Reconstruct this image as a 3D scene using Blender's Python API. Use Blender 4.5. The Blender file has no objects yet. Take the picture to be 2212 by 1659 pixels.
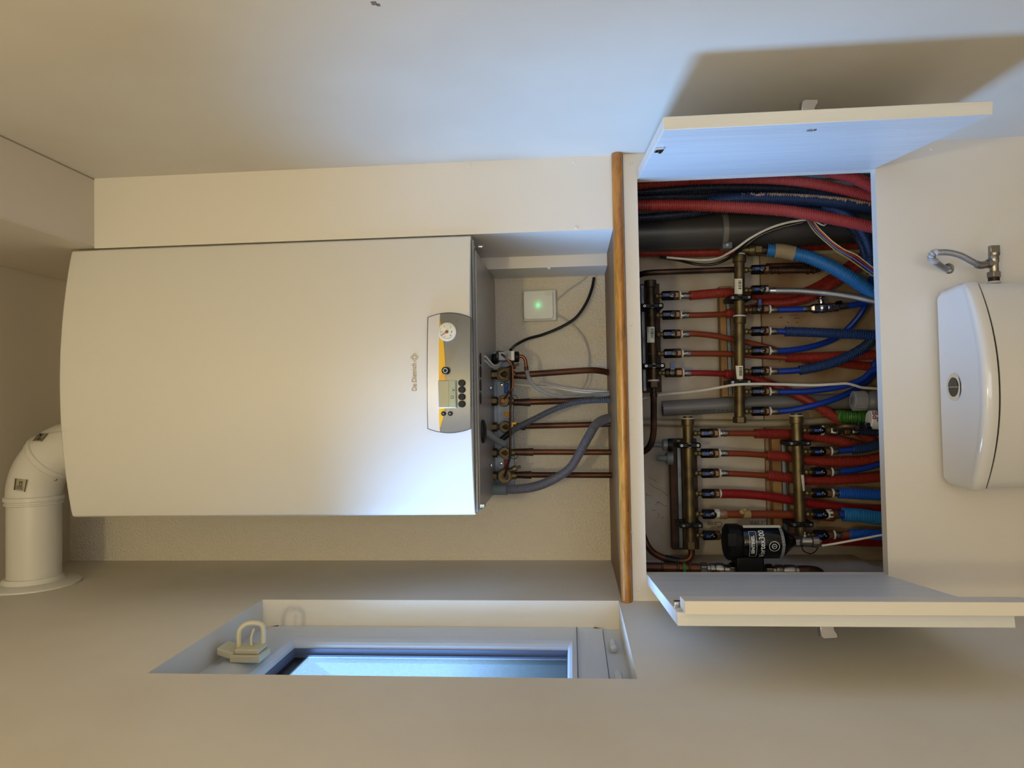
import bpy, math, random
from mathutils import Vector, Matrix
random.seed(7)
scn = bpy.context.scene
COL = scn.collection
# ------------------------------------------------------------------ camera model (photo is 2212 x 1659)
F = 1570.39
PIT, YAW, ROL = .0803, .0277, -.0207
C = Vector((-.048, -1.3466, 1.42))
FW = Vector((math.sin(YAW) * math.cos(PIT), math.cos(YAW) * math.cos(PIT), math.sin(PIT)))
_r0 = Vector((math.cos(YAW), -math.sin(YAW), 0)); _u0 = _r0.cross(FW)
RT = _r0 * math.cos(ROL) + _u0 * math.sin(ROL)
UP = _u0 * math.cos(ROL) - _r0 * math.sin(ROL)
def ray(x, y): return FW + RT * ((829.5 - y) / F) + UP * ((1106 - x) / F)
def PY(x, y, Y=0.0):
    d = ray(x, y); return C + d * ((Y - C.y) / d.y)
def PX(x, y, X):
    d = ray(x, y); return C + d * ((X - C.x) / d.x)
def PZ(x, y, Z):
    d = ray(x, y); return C + d * ((Z - C.z) / d.z)
def mpp(Y): return (Y - C.y) / F            # metres per photo pixel at depth Y
cam = bpy.data.objects.new('camera', bpy.data.cameras.new('camera'))
COL.objects.link(cam); scn.camera = cam
cam.data.sensor_width = 36; cam.data.lens = F / 2212 * 36; cam.data.clip_start = .02
M = Matrix((-UP, RT, -FW)).transposed().to_4x4(); M.translation = C
cam.matrix_world = M
scn.view_settings.view_transform = 'Standard'
scn.view_settings.look = 'None'

# ------------------------------------------------------------------ materials
def lin(c):
    return tuple((v / 12.92 if v <= .04045 else ((v + .055) / 1.055) ** 2.4) for v in c)
MATS = {}
def mat(name, col, rough=.5, metal=0., bump=None, var=None, coat=0., spec=.5, emit=None, trans=0., alpha=1.):
    """bump=(scale,strength,kind) ; var=(scale,colour2,amount)"""
    if name in MATS: return MATS[name]
    m = bpy.data.materials.new(name); m.use_nodes = True
    nt = m.node_tree; b = nt.nodes['Principled BSDF']
    c = lin(col) + (1,)
    b.inputs['Base Color'].default_value = c
    b.inputs['Roughness'].default_value = rough
    b.inputs['Metallic'].default_value = metal
    b.inputs['Coat Weight'].default_value = coat
    b.inputs['Coat Roughness'].default_value = .08
    b.inputs['Specular IOR Level'].default_value = spec
    if trans: b.inputs['Transmission Weight'].default_value = trans
    if alpha < 1: b.inputs['Alpha'].default_value = alpha
    if emit:
        b.inputs['Emission Color'].default_value = lin(emit[0]) + (1,); b.inputs['Emission Strength'].default_value = emit[1]
    tc = nt.nodes.new('ShaderNodeTexCoord')
    if var:
        n = nt.nodes.new('ShaderNodeTexNoise'); n.inputs['Scale'].default_value = var[0]; n.inputs['Detail'].default_value = 5
        if len(var) > 3:
            mp = nt.nodes.new('ShaderNodeMapping'); mp.inputs['Scale'].default_value = var[3]
            nt.links.new(tc.outputs['Object'], mp.inputs[0]); nt.links.new(mp.outputs[0], n.inputs['Vector'])
        else: nt.links.new(tc.outputs['Object'], n.inputs['Vector'])
        r = nt.nodes.new('ShaderNodeValToRGB'); r.color_ramp.elements[0].position = .5 - .5 * (1 - var[2]) * .6 - .02
        r.color_ramp.elements[1].position = .62
        r.color_ramp.elements[0].color = lin(var[1]) + (1,); r.color_ramp.elements[1].color = c
        nt.links.new(n.outputs['Fac'], r.inputs[0]); nt.links.new(r.outputs[0], b.inputs['Base Color'])
    if bump:
        kind = bump[2] if len(bump) > 2 else 'noise'
        if kind == 'noise':
            n = nt.nodes.new('ShaderNodeTexNoise'); n.inputs['Scale'].default_value = bump[0]; n.inputs['Detail'].default_value = 3; out = n.outputs['Fac']
        else:
            n = nt.nodes.new('ShaderNodeTexVoronoi'); n.inputs['Scale'].default_value = bump[0]; out = n.outputs['Distance']
        if len(bump) > 3:
            mp = nt.nodes.new('ShaderNodeMapping'); mp.inputs['Scale'].default_value = bump[3]
            nt.links.new(tc.outputs['Object'], mp.inputs[0]); nt.links.new(mp.outputs[0], n.inputs['Vector'])
        else: nt.links.new(tc.outputs['Object'], n.inputs['Vector'])
        bp = nt.nodes.new('ShaderNodeBump'); bp.inputs['Strength'].default_value = bump[1]; bp.inputs['Distance'].default_value = .002
        nt.links.new(out, bp.inputs['Height']); nt.links.new(bp.outputs[0], b.inputs['Normal'])
    MATS[name] = m; return m
WALLC = (.87, .85, .81)
wall_p = mat('wall paint', WALLC, .62, bump=(40, .12), var=(3, (.84, .81, .76), .5))
wood_w = mat('painted panel', (.88, .86, .83), .5, bump=(18, .06, 'noise', (14, 1, 1)))
door_m = mat('painted door grain', (.86, .87, .88), .45, bump=(30, .35, 'noise', (3, 3, .25)), var=(12, (.83, .84, .85), .4, (4, 4, .3)))
paper_m = mat('textured wallpaper', (.86, .83, .77), .65, bump=(230, .9, 'voronoi'))
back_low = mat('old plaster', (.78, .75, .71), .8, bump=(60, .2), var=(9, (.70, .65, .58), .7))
tan_m = mat('aged fibreboard', (.66, .59, .50), .8, bump=(70, .2), var=(9, (.52, .41, .30), .6))
ceil_m = mat('ceiling paint', (.84, .80, .74), .7, bump=(40, .08))
def oak(name, a, b_, sc):
    m = bpy.data.materials.new(name); m.use_nodes = True; nt = m.node_tree; b = nt.nodes['Principled BSDF']
    tc = nt.nodes.new('ShaderNodeTexCoord'); mp = nt.nodes.new('ShaderNodeMapping'); mp.inputs['Scale'].default_value = sc
    n = nt.nodes.new('ShaderNodeTexNoise'); n.inputs['Scale'].default_value = 14; n.inputs['Detail'].default_value = 8; n.inputs['Distortion'].default_value = .6
    w = nt.nodes.new('ShaderNodeTexNoise'); w.inputs['Scale'].default_value = 90; w.inputs['Detail'].default_value = 4
    mx = nt.nodes.new('ShaderNodeMath'); mx.operation = 'MULTIPLY_ADD'; mx.inputs[1].default_value = .45
    r = nt.nodes.new('ShaderNodeValToRGB'); r.color_ramp.elements[0].color = lin(a) + (1,); r.color_ramp.elements[1].color = lin(b_) + (1,)
    r.color_ramp.elements[0].position = .55; r.color_ramp.elements[1].position = .88
    nt.links.new(tc.outputs['Object'], mp.inputs[0]); nt.links.new(mp.outputs[0], n.inputs['Vector']); nt.links.new(mp.outputs[0], w.inputs['Vector'])
    nt.links.new(w.outputs['Fac'], mx.inputs[0]); nt.links.new(n.outputs['Fac'], mx.inputs[2]); nt.links.new(mx.outputs[0], r.inputs[0])
    nt.links.new(r.outputs[0], b.inputs['Base Color']); b.inputs['Roughness'].default_value = .32; b.inputs['Coat Weight'].default_value = .3; b.inputs['Coat Roughness'].default_value = .2
    return m
oak_m = oak('varnished oak', (.56, .35, .11), (.72, .48, .18), (1.2, 7, 7))
oak_top = oak('oak board top', (.36, .24, .13), (.52, .38, .24), (1, 12, 12))
oak_top.node_tree.nodes['Principled BSDF'].inputs['Roughness'].default_value = .55; oak_top.node_tree.nodes['Principled BSDF'].inputs['Coat Weight'].default_value = .05
pine_m = mat('pine batten', (.62, .48, .30), .7, bump=(40, .2, 'noise', (1, 1, 8)), var=(20, (.48, .34, .19), .6, (1, 1, .2)))
dkwood = mat('dark stained batten', (.34, .22, .15), .7, var=(20, (.22, .14, .10), .6))
white_gl = mat('white enamel', (.86, .85, .83), .38, coat=.10)
white_pl = mat('white plastic', (.88, .88, .86), .35)
beige_pl = mat('ivory plastic', (.80, .78, .68), .45)
pvcw = mat('white window pvc', (.80, .83, .87), .3)
steel_w = mat('boiler underside steel', (.62, .60, .58), .3, bump=(30, .05))
dk = mat('black hole', (.02, .02, .02), .6)
black = mat('black plastic', (.03, .03, .035), .5, spec=.3)
blackg = mat('glossy black plastic', (.03, .03, .035), .18)
chrome = mat('chrome', (.85, .86, .88), .12, 1.)
steel = mat('brushed steel', (.62, .60, .57), .32, 1.)
zinc = mat('galvanised steel', (.50, .54, .60), .42, .7, var=(30, (.40, .44, .50), .6))
copper = mat('aged copper', (.44, .28, .18), .4, .7, var=(22, (.27, .17, .12), .7, (1, 1, .3)))
copperd = mat('dark copper', (.33, .23, .17), .42, .65, var=(25, (.20, .13, .10), .7))
copperb = mat('bright copper', (.50, .30, .20), .32, .8)
brass = mat('aged brass', (.43, .38, .26), .42, .7, bump=(80, .15), var=(30, (.31, .26, .18), .6))
brassn = mat('nut brass', (.46, .34, .24), .38, .75)
brasst = mat('tarnished brass', (.30, .25, .18), .45, .7, var=(30, (.18, .14, .10), .6))
redp = mat('red tube', (.50, .22, .12), .45)
crimp_ = mat('crimson tube', (.52, .12, .12), .42)
redc = mat('red conduit', (.58, .20, .16), .42, var=(6, (.50, .14, .11), .5))
redc2 = mat('pale red conduit', (.68, .30, .29), .42, var=(5, (.60, .20, .19), .5))
crimc = mat('crimson conduit', (.52, .09, .10), .42)
bluep = mat('blue tube', (.05, .20, .58), .42)
blued = mat('dark blue conduit', (.12, .22, .40), .45)
bluek = mat('navy conduit', (.10, .15, .26), .45)
bluem = mat('blue conduit', (.10, .34, .74), .42)
bluel = mat('light blue conduit', (.16, .46, .72), .42)
greenc = mat('green conduit', (.20, .40, .14), .45)
bluesp = mat('blue conduit with plaster specks', (.14, .24, .45), .5)
def _specks(m):
    nt = m.node_tree; b = nt.nodes['Principled BSDF']; g = nt.nodes.new('ShaderNodeNewGeometry'); sx = nt.nodes.new('ShaderNodeSeparateXYZ'); nt.links.new(g.outputs['Normal'], sx.inputs[0])
    ps = nt.nodes.new('ShaderNodeSeparateXYZ'); nt.links.new(g.outputs['Position'], ps.inputs[0])
    n = nt.nodes.new('ShaderNodeTexNoise'); n.inputs['Scale'].default_value = 120; nt.links.new(g.outputs['Position'], n.inputs['Vector'])
    def mth(op, a, b_):
        q = nt.nodes.new('ShaderNodeMath'); q.operation = op
        for i, v in enumerate((a, b_)):
            if isinstance(v, (int, float)): q.inputs[i].default_value = v
            else: nt.links.new(v, q.inputs[i])
        return q.outputs[0]
    a = mth('GREATER_THAN', mth('ADD', sx.outputs['X'], mth('MULTIPLY', n.outputs['Fac'], .8)), .72)
    c = mth('GREATER_THAN', mth('ADD', mth('MULTIPLY', ps.outputs['Z'], -4.0), mth('MULTIPLY', n.outputs['Fac'], .8)), -3.75)
    f = mth('MULTIPLY', a, c); mx = nt.nodes.new('ShaderNodeMix'); mx.data_type = 'RGBA'
    mx.inputs[6].default_value = lin((.14, .24, .45)) + (1,); mx.inputs[7].default_value = lin((.80, .72, .64)) + (1,)
    nt.links.new(f, mx.inputs[0]); nt.links.new(mx.outputs[2], b.inputs['Base Color'])
_specks(bluesp)
greyh = mat('grey corrugated plastic', (.42, .42, .47), .4)
greyhd = mat('dark grey corrugated plastic', (.30, .32, .36), .4)
greypvc = mat('grey pvc', (.42, .42, .43), .4)
drain_m = mat('dark drain pvc', (.25, .25, .26), .4, var=(6, (.21, .20, .20), .5))
greys = mat('grey rubber collar', (.42, .46, .46), .5)
beigep = mat('beige conduit pvc', (.60, .56, .48), .5)
whitec = mat('white cable sheath', (.85, .83, .80), .4)
blackc = mat('black cable sheath', (.04, .04, .045), .4)
greyc = mat('grey cable sheath', (.74, .72, .71), .4)
labelm = mat('paper label', (.88, .87, .80), .6)
ink = mat('ink', (.08, .08, .08), .6)
pencil = mat('pencil line', (.40, .36, .34), .7)
inkw = mat('white print', (.85, .87, .90), .5)
tape_b = mat('black tape', (.05, .05, .055), .45)
tape_c = mat('masking tape', (.62, .54, .36), .6, bump=(60, .6))
tape_n = mat('beige cloth tape', (.58, .52, .40), .75, bump=(120, .5))
ceram = mat('sanitary ceramic', (.86, .85, .84), .1, coat=.5)
braid = mat('steel braid', (.60, .60, .61), .35, .8, bump=(900, .25, 'voronoi'))
silver = mat('silver panel', (.80, .79, .79), .36, .15)
silverg = mat('grey panel', (.44, .45, .46), .3, .3)
yellow = mat('yellow stripe', (.92, .70, .08), .35)
yellowt = mat('yellow plastic', (.90, .66, .10), .4)
lcd = mat('lcd', (.68, .64, .47), .5, coat=.05)
lcd2 = mat('lcd strip', (.50, .56, .46), .3, coat=.2)
bluel_s = mat('blue sticker', (.10, .36, .68), .45)
redl_s = mat('red sticker', (.60, .08, .08), .45)
gold = mat('logo bronze', (.58, .50, .41), .4)
whiter = mat('white nylon ring', (.80, .80, .79), .5)
bluei = mat('blue indicator', (.10, .25, .62), .4)
greent = mat('green thread tape', (.15, .55, .15), .6)
rubberp = mat('translucent grey sleeve', (.50, .53, .55), .3, coat=.2)
whitetape = mat('ptfe tape', (.78, .78, .76), .5)
led_m = mat('green light', (.1, .9, .4), .4, emit=((.15, 1, .45), 3))
stone = mat('floor tile', (.62, .58, .52), .4)
clearm = mat('clear hose wall', (.62, .64, .68), .12, coat=.5, alpha=.55)
rust = mat('rust stain', (.50, .29, .16), .8)
screwh = mat('screw head', (.70, .70, .70), .25, 1.)

# ------------------------------------------------------------------ mesh helpers
class MB:
    def __init__(s): s.v = []; s.f = []
    def add(s, vs, fs):
        o = len(s.v); s.v += [Vector(v) for v in vs]; s.f += [tuple(i + o for i in f) for f in fs]; return s
    def hexa(s, p):     # 8 corners: bottom 4 (ccw) then top 4
        return s.add(p, [(3, 2, 1, 0), (4, 5, 6, 7), (0, 1, 5, 4), (1, 2, 6, 5), (2, 3, 7, 6), (3, 0, 4, 7)])
    def box(s, x0, x1, y0, y1, z0, z1):
        return s.hexa([(x0, y0, z0), (x1, y0, z0), (x1, y1, z0), (x0, y1, z0), (x0, y0, z1), (x1, y0, z1), (x1, y1, z1), (x0, y1, z1)])
    def obox(s, c, ax, ay, az, sx, sy, sz):
        c = Vector(c); P = []
        for k in (-1, 1):
            for (i, j) in ((-1, -1), (1, -1), (1, 1), (-1, 1)):
                P.append(c + ax * (i * sx / 2) + ay * (j * sy / 2) + az * (k * sz / 2))
        return s.hexa(P)
    def prism(s, poly, ext):
        n = len(poly); e = Vector(ext); a = [Vector(p) for p in poly]
        return s.add(a + [p + e for p in a], [tuple(range(n))[::-1], tuple(range(n, 2 * n))] + [(i, (i + 1) % n, (i + 1) % n + n, i + n) for i in range(n)])
    def tube(s, pts, rad, seg=12, cap=True, up=None):
        pts = [Vector(p) for p in pts]; n = len(pts)
        R_ = rad if isinstance(rad, (list, tuple)) else [rad] * n
        T = []
        for i in range(n):
            t = pts[min(i + 1, n - 1)] - pts[max(i - 1, 0)]
            T.append(t.normalized() if t.length > 1e-9 else (T[-1] if T else Vector((0, 0, 1))))
        a = Vector((0, 1, 0)) if abs(T[0].y) < .9 else Vector((1, 0, 0))
        if up: a = Vector(up)
        N = (a - T[0] * a.dot(T[0])).normalized(); vs = []
        for i in range(n):
            N = (N - T[i] * N.dot(T[i])).normalized(); B = T[i].cross(N)
            for k in range(seg):
                q = 2 * math.pi * k / seg
                vs.append(pts[i] + (N * math.cos(q) + B * math.sin(q)) * R_[i])
        fs = [(i * seg + k, i * seg + (k + 1) % seg, (i + 1) * seg + (k + 1) % seg, (i + 1) * seg + k) for i in range(n - 1) for k in range(seg)]
        if cap: fs += [tuple(range(seg))[::-1], tuple((n - 1) * seg + k for k in range(seg))]
        return s.add(vs, fs)
    def lathe(s, o, axis, prof, seg=20, up=None):   # prof: (t along axis, radius)
        o = Vector(o); a = Vector(axis).normalized()
        u = Vector(up) if up else (Vector((0, 1, 0)) if abs(a.y) < .9 else Vector((1, 0, 0)))
        N = (u - a * u.dot(a)).normalized(); B = a.cross(N); vs = []
        for (t, r) in prof:
            for k in range(seg):
                q = 2 * math.pi * (k + .5) / seg
                vs.append(o + a * t + (N * math.cos(q) + B * math.sin(q)) * max(r, 1e-5))
        n = len(prof)
        fs = [(i * seg + k, i * seg + (k + 1) % seg, (i + 1) * seg + (k + 1) % seg, (i + 1) * seg + k) for i in range(n - 1) for k in range(seg)]
        fs += [tuple(range(seg))[::-1], tuple((n - 1) * seg + k for k in range(seg))]
        return s.add(vs, fs)
    def sphere(s, c, r, seg=14, rings=8, sc=(1, 1, 1)):
        c = Vector(c); vs = []; fs = []
        for i in range(rings + 1):
            th = math.pi * i / rings
            for k in range(seg):
                q = 2 * math.pi * k / seg
                rr = max(math.sin(th), 1e-3)
                vs.append(c + Vector((rr * math.cos(q) * r * sc[0], rr * math.sin(q) * r * sc[1], math.cos(th) * r * sc[2])))
        for i in range(rings):
            for k in range(seg):
                fs.append((i * seg + k, (i + 1) * seg + k, (i + 1) * seg + (k + 1) % seg, i * seg + (k + 1) % seg))
        return s.add(vs, fs)
    def torus(s, c, axis, R_, r, seg=32, ms=8):
        a = Vector(axis).normalized(); u = Vector((0, 1, 0)) if abs(a.y) < .9 else Vector((1, 0, 0))
        N = (u - a * u.dot(a)).normalized(); B = a.cross(N); c = Vector(c); vs = []; fs = []
        for i in range(seg):
            q = 2 * math.pi * i / seg; d = N * math.cos(q) + B * math.sin(q)
            for k in range(ms):
                w = 2 * math.pi * k / ms
                vs.append(c + d * (R_ + r * math.cos(w)) + a * (r * math.sin(w)))
        for i in range(seg):
            for k in range(ms):
                fs.append((i * ms + k, i * ms + (k + 1) % ms, ((i + 1) % seg) * ms + (k + 1) % ms, ((i + 1) % seg) * ms + k))
        return s.add(vs, fs)
    def build(s, name, m, parent=None, smooth=True, bevel=0, ang=35, kind=None):
        import bmesh
        me = bpy.data.meshes.new(name)
        me.from_pydata([tuple(v) for v in s.v], [], s.f)
        bm = bmesh.new(); bm.from_mesh(me); bmesh.ops.recalc_face_normals(bm, faces=bm.faces); bm.to_mesh(me); bm.free()
        if smooth:
            me.polygons.foreach_set('use_smooth', [True] * len(me.polygons)); me.set_sharp_from_angle(angle=math.radians(ang))
        me.materials.append(m)
        o = bpy.data.objects.new(name, me); COL.objects.link(o)
        if parent is not None:
            o.parent = parent
            if parent.type == 'EMPTY': o.location = -parent.location
        if bevel:
            b = o.modifiers.new('b', 'BEVEL'); b.width = bevel; b.segments = 2; b.limit_method = 'ANGLE'; b.harden_normals = False
        if kind: o['kind'] = kind
        return o
def tag(o, label, cat, group=None):
    o['label'] = label; o['category'] = cat
    if group: o['group'] = group
    return o
def thing(name, loc, label, cat, group=None):
    o = bpy.data.objects.new(name, None); COL.objects.link(o); o.location = loc; o.empty_display_size = .02
    return tag(o, label, cat, group)
def copy_tree(o, parent=None):
    c = o.copy(); COL.objects.link(c)
    if parent is not None: c.parent = parent
    for ch in o.children: copy_tree(ch, c)
    return c
def smooth_path(P, step=.004):
    P = [Vector(p) for p in P]
    if len(P) == 2: Q = [P[0], P[0].lerp(P[1], .33), P[0].lerp(P[1], .66), P[1]]; P = Q
    E_ = [P[0] * 2 - P[1]] + P + [P[-1] * 2 - P[-2]]; dense = []
    for i in range(1, len(E_) - 2):
        p0, p1, p2, p3 = E_[i - 1:i + 3]
        for k in range(24):
            t = k / 24
            dense.append(.5 * ((2 * p1) + (p2 - p0) * t + (2 * p0 - 5 * p1 + 4 * p2 - p3) * t * t + (3 * p1 - p0 - 3 * p2 + p3) * t ** 3))
    dense.append(P[-1]); out = [dense[0]]; acc = 0; 
    for i in range(1, len(dense)):
        a, b = dense[i - 1], dense[i]; L = (b - a).length
        while acc + L >= step:
            t = (step - acc) / L; a = a.lerp(b, t); out.append(a.copy()); L = (b - a).length; acc = 0
        acc += L
    if (out[-1] - dense[-1]).length > step * .3: out.append(dense[-1])
    else: out[-1] = dense[-1]
    return out
def px(pts): return [PY(*p) for p in pts]
def plain(pts, dpx, step=.006, seg=14):      # smooth tube, diameter in photo pixels at its own depth
    P = smooth_path(px(pts), step); Ym = sum(p[2] for p in pts) / len(pts)
    return MB().tube(P, dpx / 2 * mpp(Ym), seg)
def ribbed(pts, dpx, pitch=4.6, depth=.14, seg=16, open_end=False):
    Ym = sum(p[2] for p in pts) / len(pts); r = dpx / 2 * mpp(Ym); st = pitch * mpp(Ym) / 4
    P = smooth_path(px(pts), st); prof = [1, 1, 1 - depth, 1 - depth]
    return MB().tube(P, [r * prof[i % 4] for i in range(len(P))], seg)
def textobj(s, size, m, pos, parent=None, right=(1, 0, 0), up=(0, 0, 1), name='lettering', extrude=.0002, align='CENTER', sx=1., bold=0.):
    cu = bpy.data.curves.new(name, 'FONT'); cu.body = s; cu.size = size; cu.extrude = extrude; cu.align_x = align; cu.align_y = 'CENTER'; cu.offset = bold
    cu.resolution_u = 3; cu.materials.append(m)
    o = bpy.data.objects.new(name, cu); COL.objects.link(o)
    R_ = Vector(right).normalized(); U = Vector(up).normalized(); N = R_.cross(U)
    Mx = Matrix((R_ * sx, U, N)).transposed().to_4x4(); Mx.translation = Vector(pos)
    me = bpy.data.meshes.new_from_object(o.evaluated_get(bpy.context.evaluated_depsgraph_get()))
    bpy.data.objects.remove(o); bpy.data.curves.remove(cu)
    o = bpy.data.objects.new(name, me); COL.objects.link(o)
    if parent is not None:
        o.parent = parent
        if parent.type == 'EMPTY': Mx = Matrix.Translation(-parent.location) @ Mx
    o.matrix_basis = Mx
    return o
def plate(cx, cy, w, h, Y, t, name, m, parent=None, bevel=0, smooth=False, top=None):   # small flat plate facing the room, centred at px
    p = PY(cx, cy, Y); return MB().box(p.x - w / 2, p.x + w / 2, Y, Y + t, p.z - h / 2, p.z + h / 2).build(name, m, parent, smooth=smooth, bevel=bevel)
def disc(cx, cy, rpx, Y, t, name, m, parent=None, seg=28, prof=None):
    p = PY(cx, cy, Y); r = rpx * mpp(Y)
    pr = prof or [(0, r * .9), (t * .15, r), (t, r)]
    return MB().lathe(p, (0, 1, 0), pr, seg).build(name, m, parent)

# ------------------------------------------------------------------ room shell
XL, XR, YB = -.41, .41, .345
ZF, ZS, ZC = 0., 2.3445, 2.646      # floor, dropped ceiling, high ceiling
YR = -2.75                           # wall behind the camera
XBOX = .272
WY0, WY1, WZ0, WZ1 = -.377, 0., 1.3405, 2.0105    # window recess in the left wall
XREC = -.458
def S(mb, name, m, parent=None, **k):
    return mb.build(name, m, parent, kind='structure', **k)
# left wall with the recess
mb = MB()
mb.box(XL - .12, XL, YR, WY0, ZF, ZC); mb.box(XL - .12, XL, WY1, YB + .05, ZF, ZC)
mb.box(XL - .12, XL, WY0, WY1, ZF, WZ0); mb.box(XL - .12, XL, WY0, WY1, WZ1, ZC)
S(mb, 'wall_left', wall_p, smooth=False)
S(MB().box(XR, XR + .1, YR, YB + .05, ZF, ZC), 'wall_right', wall_p, smooth=False)
S(MB().box(XL - .12, XR + .1, YR - .1, YR, ZF, ZC), 'wall_rear', wall_p, smooth=False)
S(MB().box(XL - .12, XR + .1, YR, YB + .1, -.08, ZF), 'floor', stone, smooth=False)
S(MB().box(XL - .12, XR + .1, YR - .1, YB + .1, ZC, ZC + .08), 'ceiling', ceil_m, smooth=False)
S(MB().box(XBOX, XR, YR, YB, ZS, ZC), 'ceiling_soffit', ceil_m, bevel=.004)
S(MB().box(XL, XR, YB, YB + .05, 1.325, ZC), 'wall_back', paper_m, smooth=False)
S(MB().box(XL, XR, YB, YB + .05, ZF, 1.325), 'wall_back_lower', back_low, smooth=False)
ZSH = 1.336
# boxed corner right of the boiler
bx = S(MB().box(XBOX, XR, 0, .02, ZSH, ZS).box(XBOX, XBOX + .02, .02, .222, ZSH, ZS), 'wall_boxing', wood_w, smooth=False)
S(MB().box(.2465, XBOX + .02, .2225, YB, ZSH, ZS), 'trim_1', wood_w, smooth=False)
for (sx_, sy_) in ((1240, 350), (1245, 492), (1015, 357)):
    p = PY(sx_, sy_, -.001)
    MB().lathe(p, (0, 1, 0), [(0, .002), (.0006, .0035), (.0012, .0036)], 14).build('screw_cap', wood_w, bx)
p = PX(1186, 578, XBOX - .0255)
MB().box(p.x - .0035, p.x + .002, p.y - .002, p.y + .003, p.z - .003, p.z + .003).build('screw_cap', white_pl, bx)
# lower front panelling with the cupboard opening
OX0, OX1, OZ0, OZ1 = -.3628, .3631, .8655, 1.2895
mb = MB()
mb.box(XL, XR, 0, .021, OZ1, ZSH - .021); mb.box(XL, OX0, 0, .021, OZ0, OZ1); mb.box(OX1, XR, 0, .021, OZ0, OZ1)
hp = PY(2050, 580, 0); hr = .0095
mb.box(XL, hp.x - hr, 0, .021, ZF, OZ0); mb.box(hp.x + hr, XR, 0, .021, ZF, OZ0)
mb.box(hp.x - hr, hp.x + hr, 0, .021, ZF, hp.z - hr); mb.box(hp.x - hr, hp.x + hr, 0, .021, hp.z + hr, OZ0)
for q in range(4):        # corners of the drilled round hole
    a0 = q * math.pi / 2; arc = [(hp.x + hr * math.cos(a0 + k * math.pi / 16), hp.z + hr * math.sin(a0 + k * math.pi / 16)) for k in range(9)]
    cx_ = hp.x + hr * (1 if q in (0, 3) else -1); cz_ = hp.z + hr * (1 if q in (0, 1) else -1)
    for k in range(8):
        mb.prism([(cx_, 0, cz_), (arc[k][0], 0, arc[k][1]), (arc[k + 1][0], 0, arc[k + 1][1])], (0, .021, 0))
fr = S(mb, 'wall_front', wood_w, smooth=False)
for (sx_, sy_) in ((1364, 352), (1380, 1275), (1361, 497), (2013, 321), (2110, 1278), (1364, 905), (1366, 1150), (1363, 700)):
    MB().lathe(PY(sx_, sy_, -.0008), (0, 1, 0), [(0, .0022), (.0005, .0034), (.001, .0036)], 14).build('screw_cap', wood_w, fr)
S(MB().box(XL, XR, .021, YB, ZF, ZF + .001), 'trim_2', dkwood, smooth=False)
# skirting of old timber along the left inside wall of the cupboard
S(MB().box(XL, XL + .012, .1, YB, .80, 1.20), 'trim_3', back_low, smooth=False)
q = PX(808, 7, XR)
sc_ = MB().box(XR - .0006, XR + .001, q.y - .004, q.y + .003, q.z - .003, q.z + .003).box(XR - .0006, XR + .001, q.y + .001, q.y + .006, q.z - .006, q.z - .002).build('wall_scuff', mat('grey scuff', (.50, .48, .45), .8), smooth=False)
tag(sc_, 'small grey scuff mark high on the wall beside the boxed corner', 'mark')
# ------------------------------------------------------------------ window
w = bpy.data.objects.new('window_1', None); COL.objects.link(w); w.location = (XREC, -.19, 1.34); w['kind'] = 'structure'
w['label'] = 'white bottom-hung window with frosted pane in the recess of the left wall'
fx = XREC; DB = .026
gy0, gy1, gz0, gz1 = -.275, PX(928, 1402, fx - DB).y, PX(1226, 1440, fx - DB).z, PX(632, 1403, fx - DB).z
mb = MB()      # fixed frame around the sash
mb.box(fx - .03, fx - .004, WY0, WY1, WZ0, WZ0 + .03); mb.box(fx - .03, fx - .004, WY0, WY1, WZ1 - .018, WZ1)
mb.box(fx - .03, fx - .004, WY0, WY0 + .018, WZ0 + .03, WZ1 - .018); mb.box(fx - .03, fx - .004, WY1 - .006, WY1, WZ0 + .03, WZ1 - .018)
mb.build('window_frame', pvcw, w, smooth=False)
sy0, sy1, sz0, sz1 = WY0 + .02, WY1 - .007, 1.372, 1.992
def ringframe(mb, xf, xb, y0, y1, z0, z1, Y0, Y1, Z0, Z1):   # flat ring between outer and inner rectangle, front at xf, back at xb ; inner front edge at xb
    o = [(xf, y0, z0), (xf, y1, z0), (xf, y1, z1), (xf, y0, z1)]; i = [(xb, Y0, Z0), (xb, Y1, Z0), (xb, Y1, Z1), (xb, Y0, Z1)]
    mb.add(o + i, [(k, (k + 1) % 4, (k + 1) % 4 + 4, k + 4) for k in range(4)])
mb = MB()
b0 = .048
ringframe(mb, fx - .03, fx, sy0, sy1, sz0, sz1, sy0, sy1, sz0, sz1)
ringframe(mb, fx, fx, sy0, sy1, sz0, sz1, gy0 - b0, gy1 + b0, gz0 - b0, gz1 + b0)
n = 8; prev = (0, 0)
for k in range(1, n + 1):     # rounded bead towards the glass
    a = k / n * math.pi / 2; cur = (b0 * math.sin(a), DB * (1 - math.cos(a)))
    ringframe(mb, fx + 0 - prev[1], fx - cur[1], gy0 - b0 + prev[0], gy1 + b0 - prev[0], gz0 - b0 + prev[0], gz1 + b0 - prev[0],
              gy0 - b0 + cur[0], gy1 + b0 - cur[0], gz0 - b0 + cur[0], gz1 + b0 - cur[0]); prev = cur
ringframe(mb, fx - DB, fx - .052, gy0, gy1, gz0, gz1, gy0, gy1, gz0, gz1)
mb.build('sash', pvcw, w, ang=50)
fr_m = bpy.data.materials.new('frosted glass'); fr_m.use_nodes = True; nt = fr_m.node_tree; nt.nodes.clear()
out = nt.nodes.new('ShaderNodeOutputMaterial'); tr = nt.nodes.new('ShaderNodeBsdfTransparent'); tl = nt.nodes.new('ShaderNodeBsdfTranslucent'); gl = nt.nodes.new('ShaderNodeBsdfGlossy')
no = nt.nodes.new('ShaderNodeTexNoise'); no.inputs['Scale'].default_value = 420; no.inputs['Detail'].default_value = 3
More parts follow.
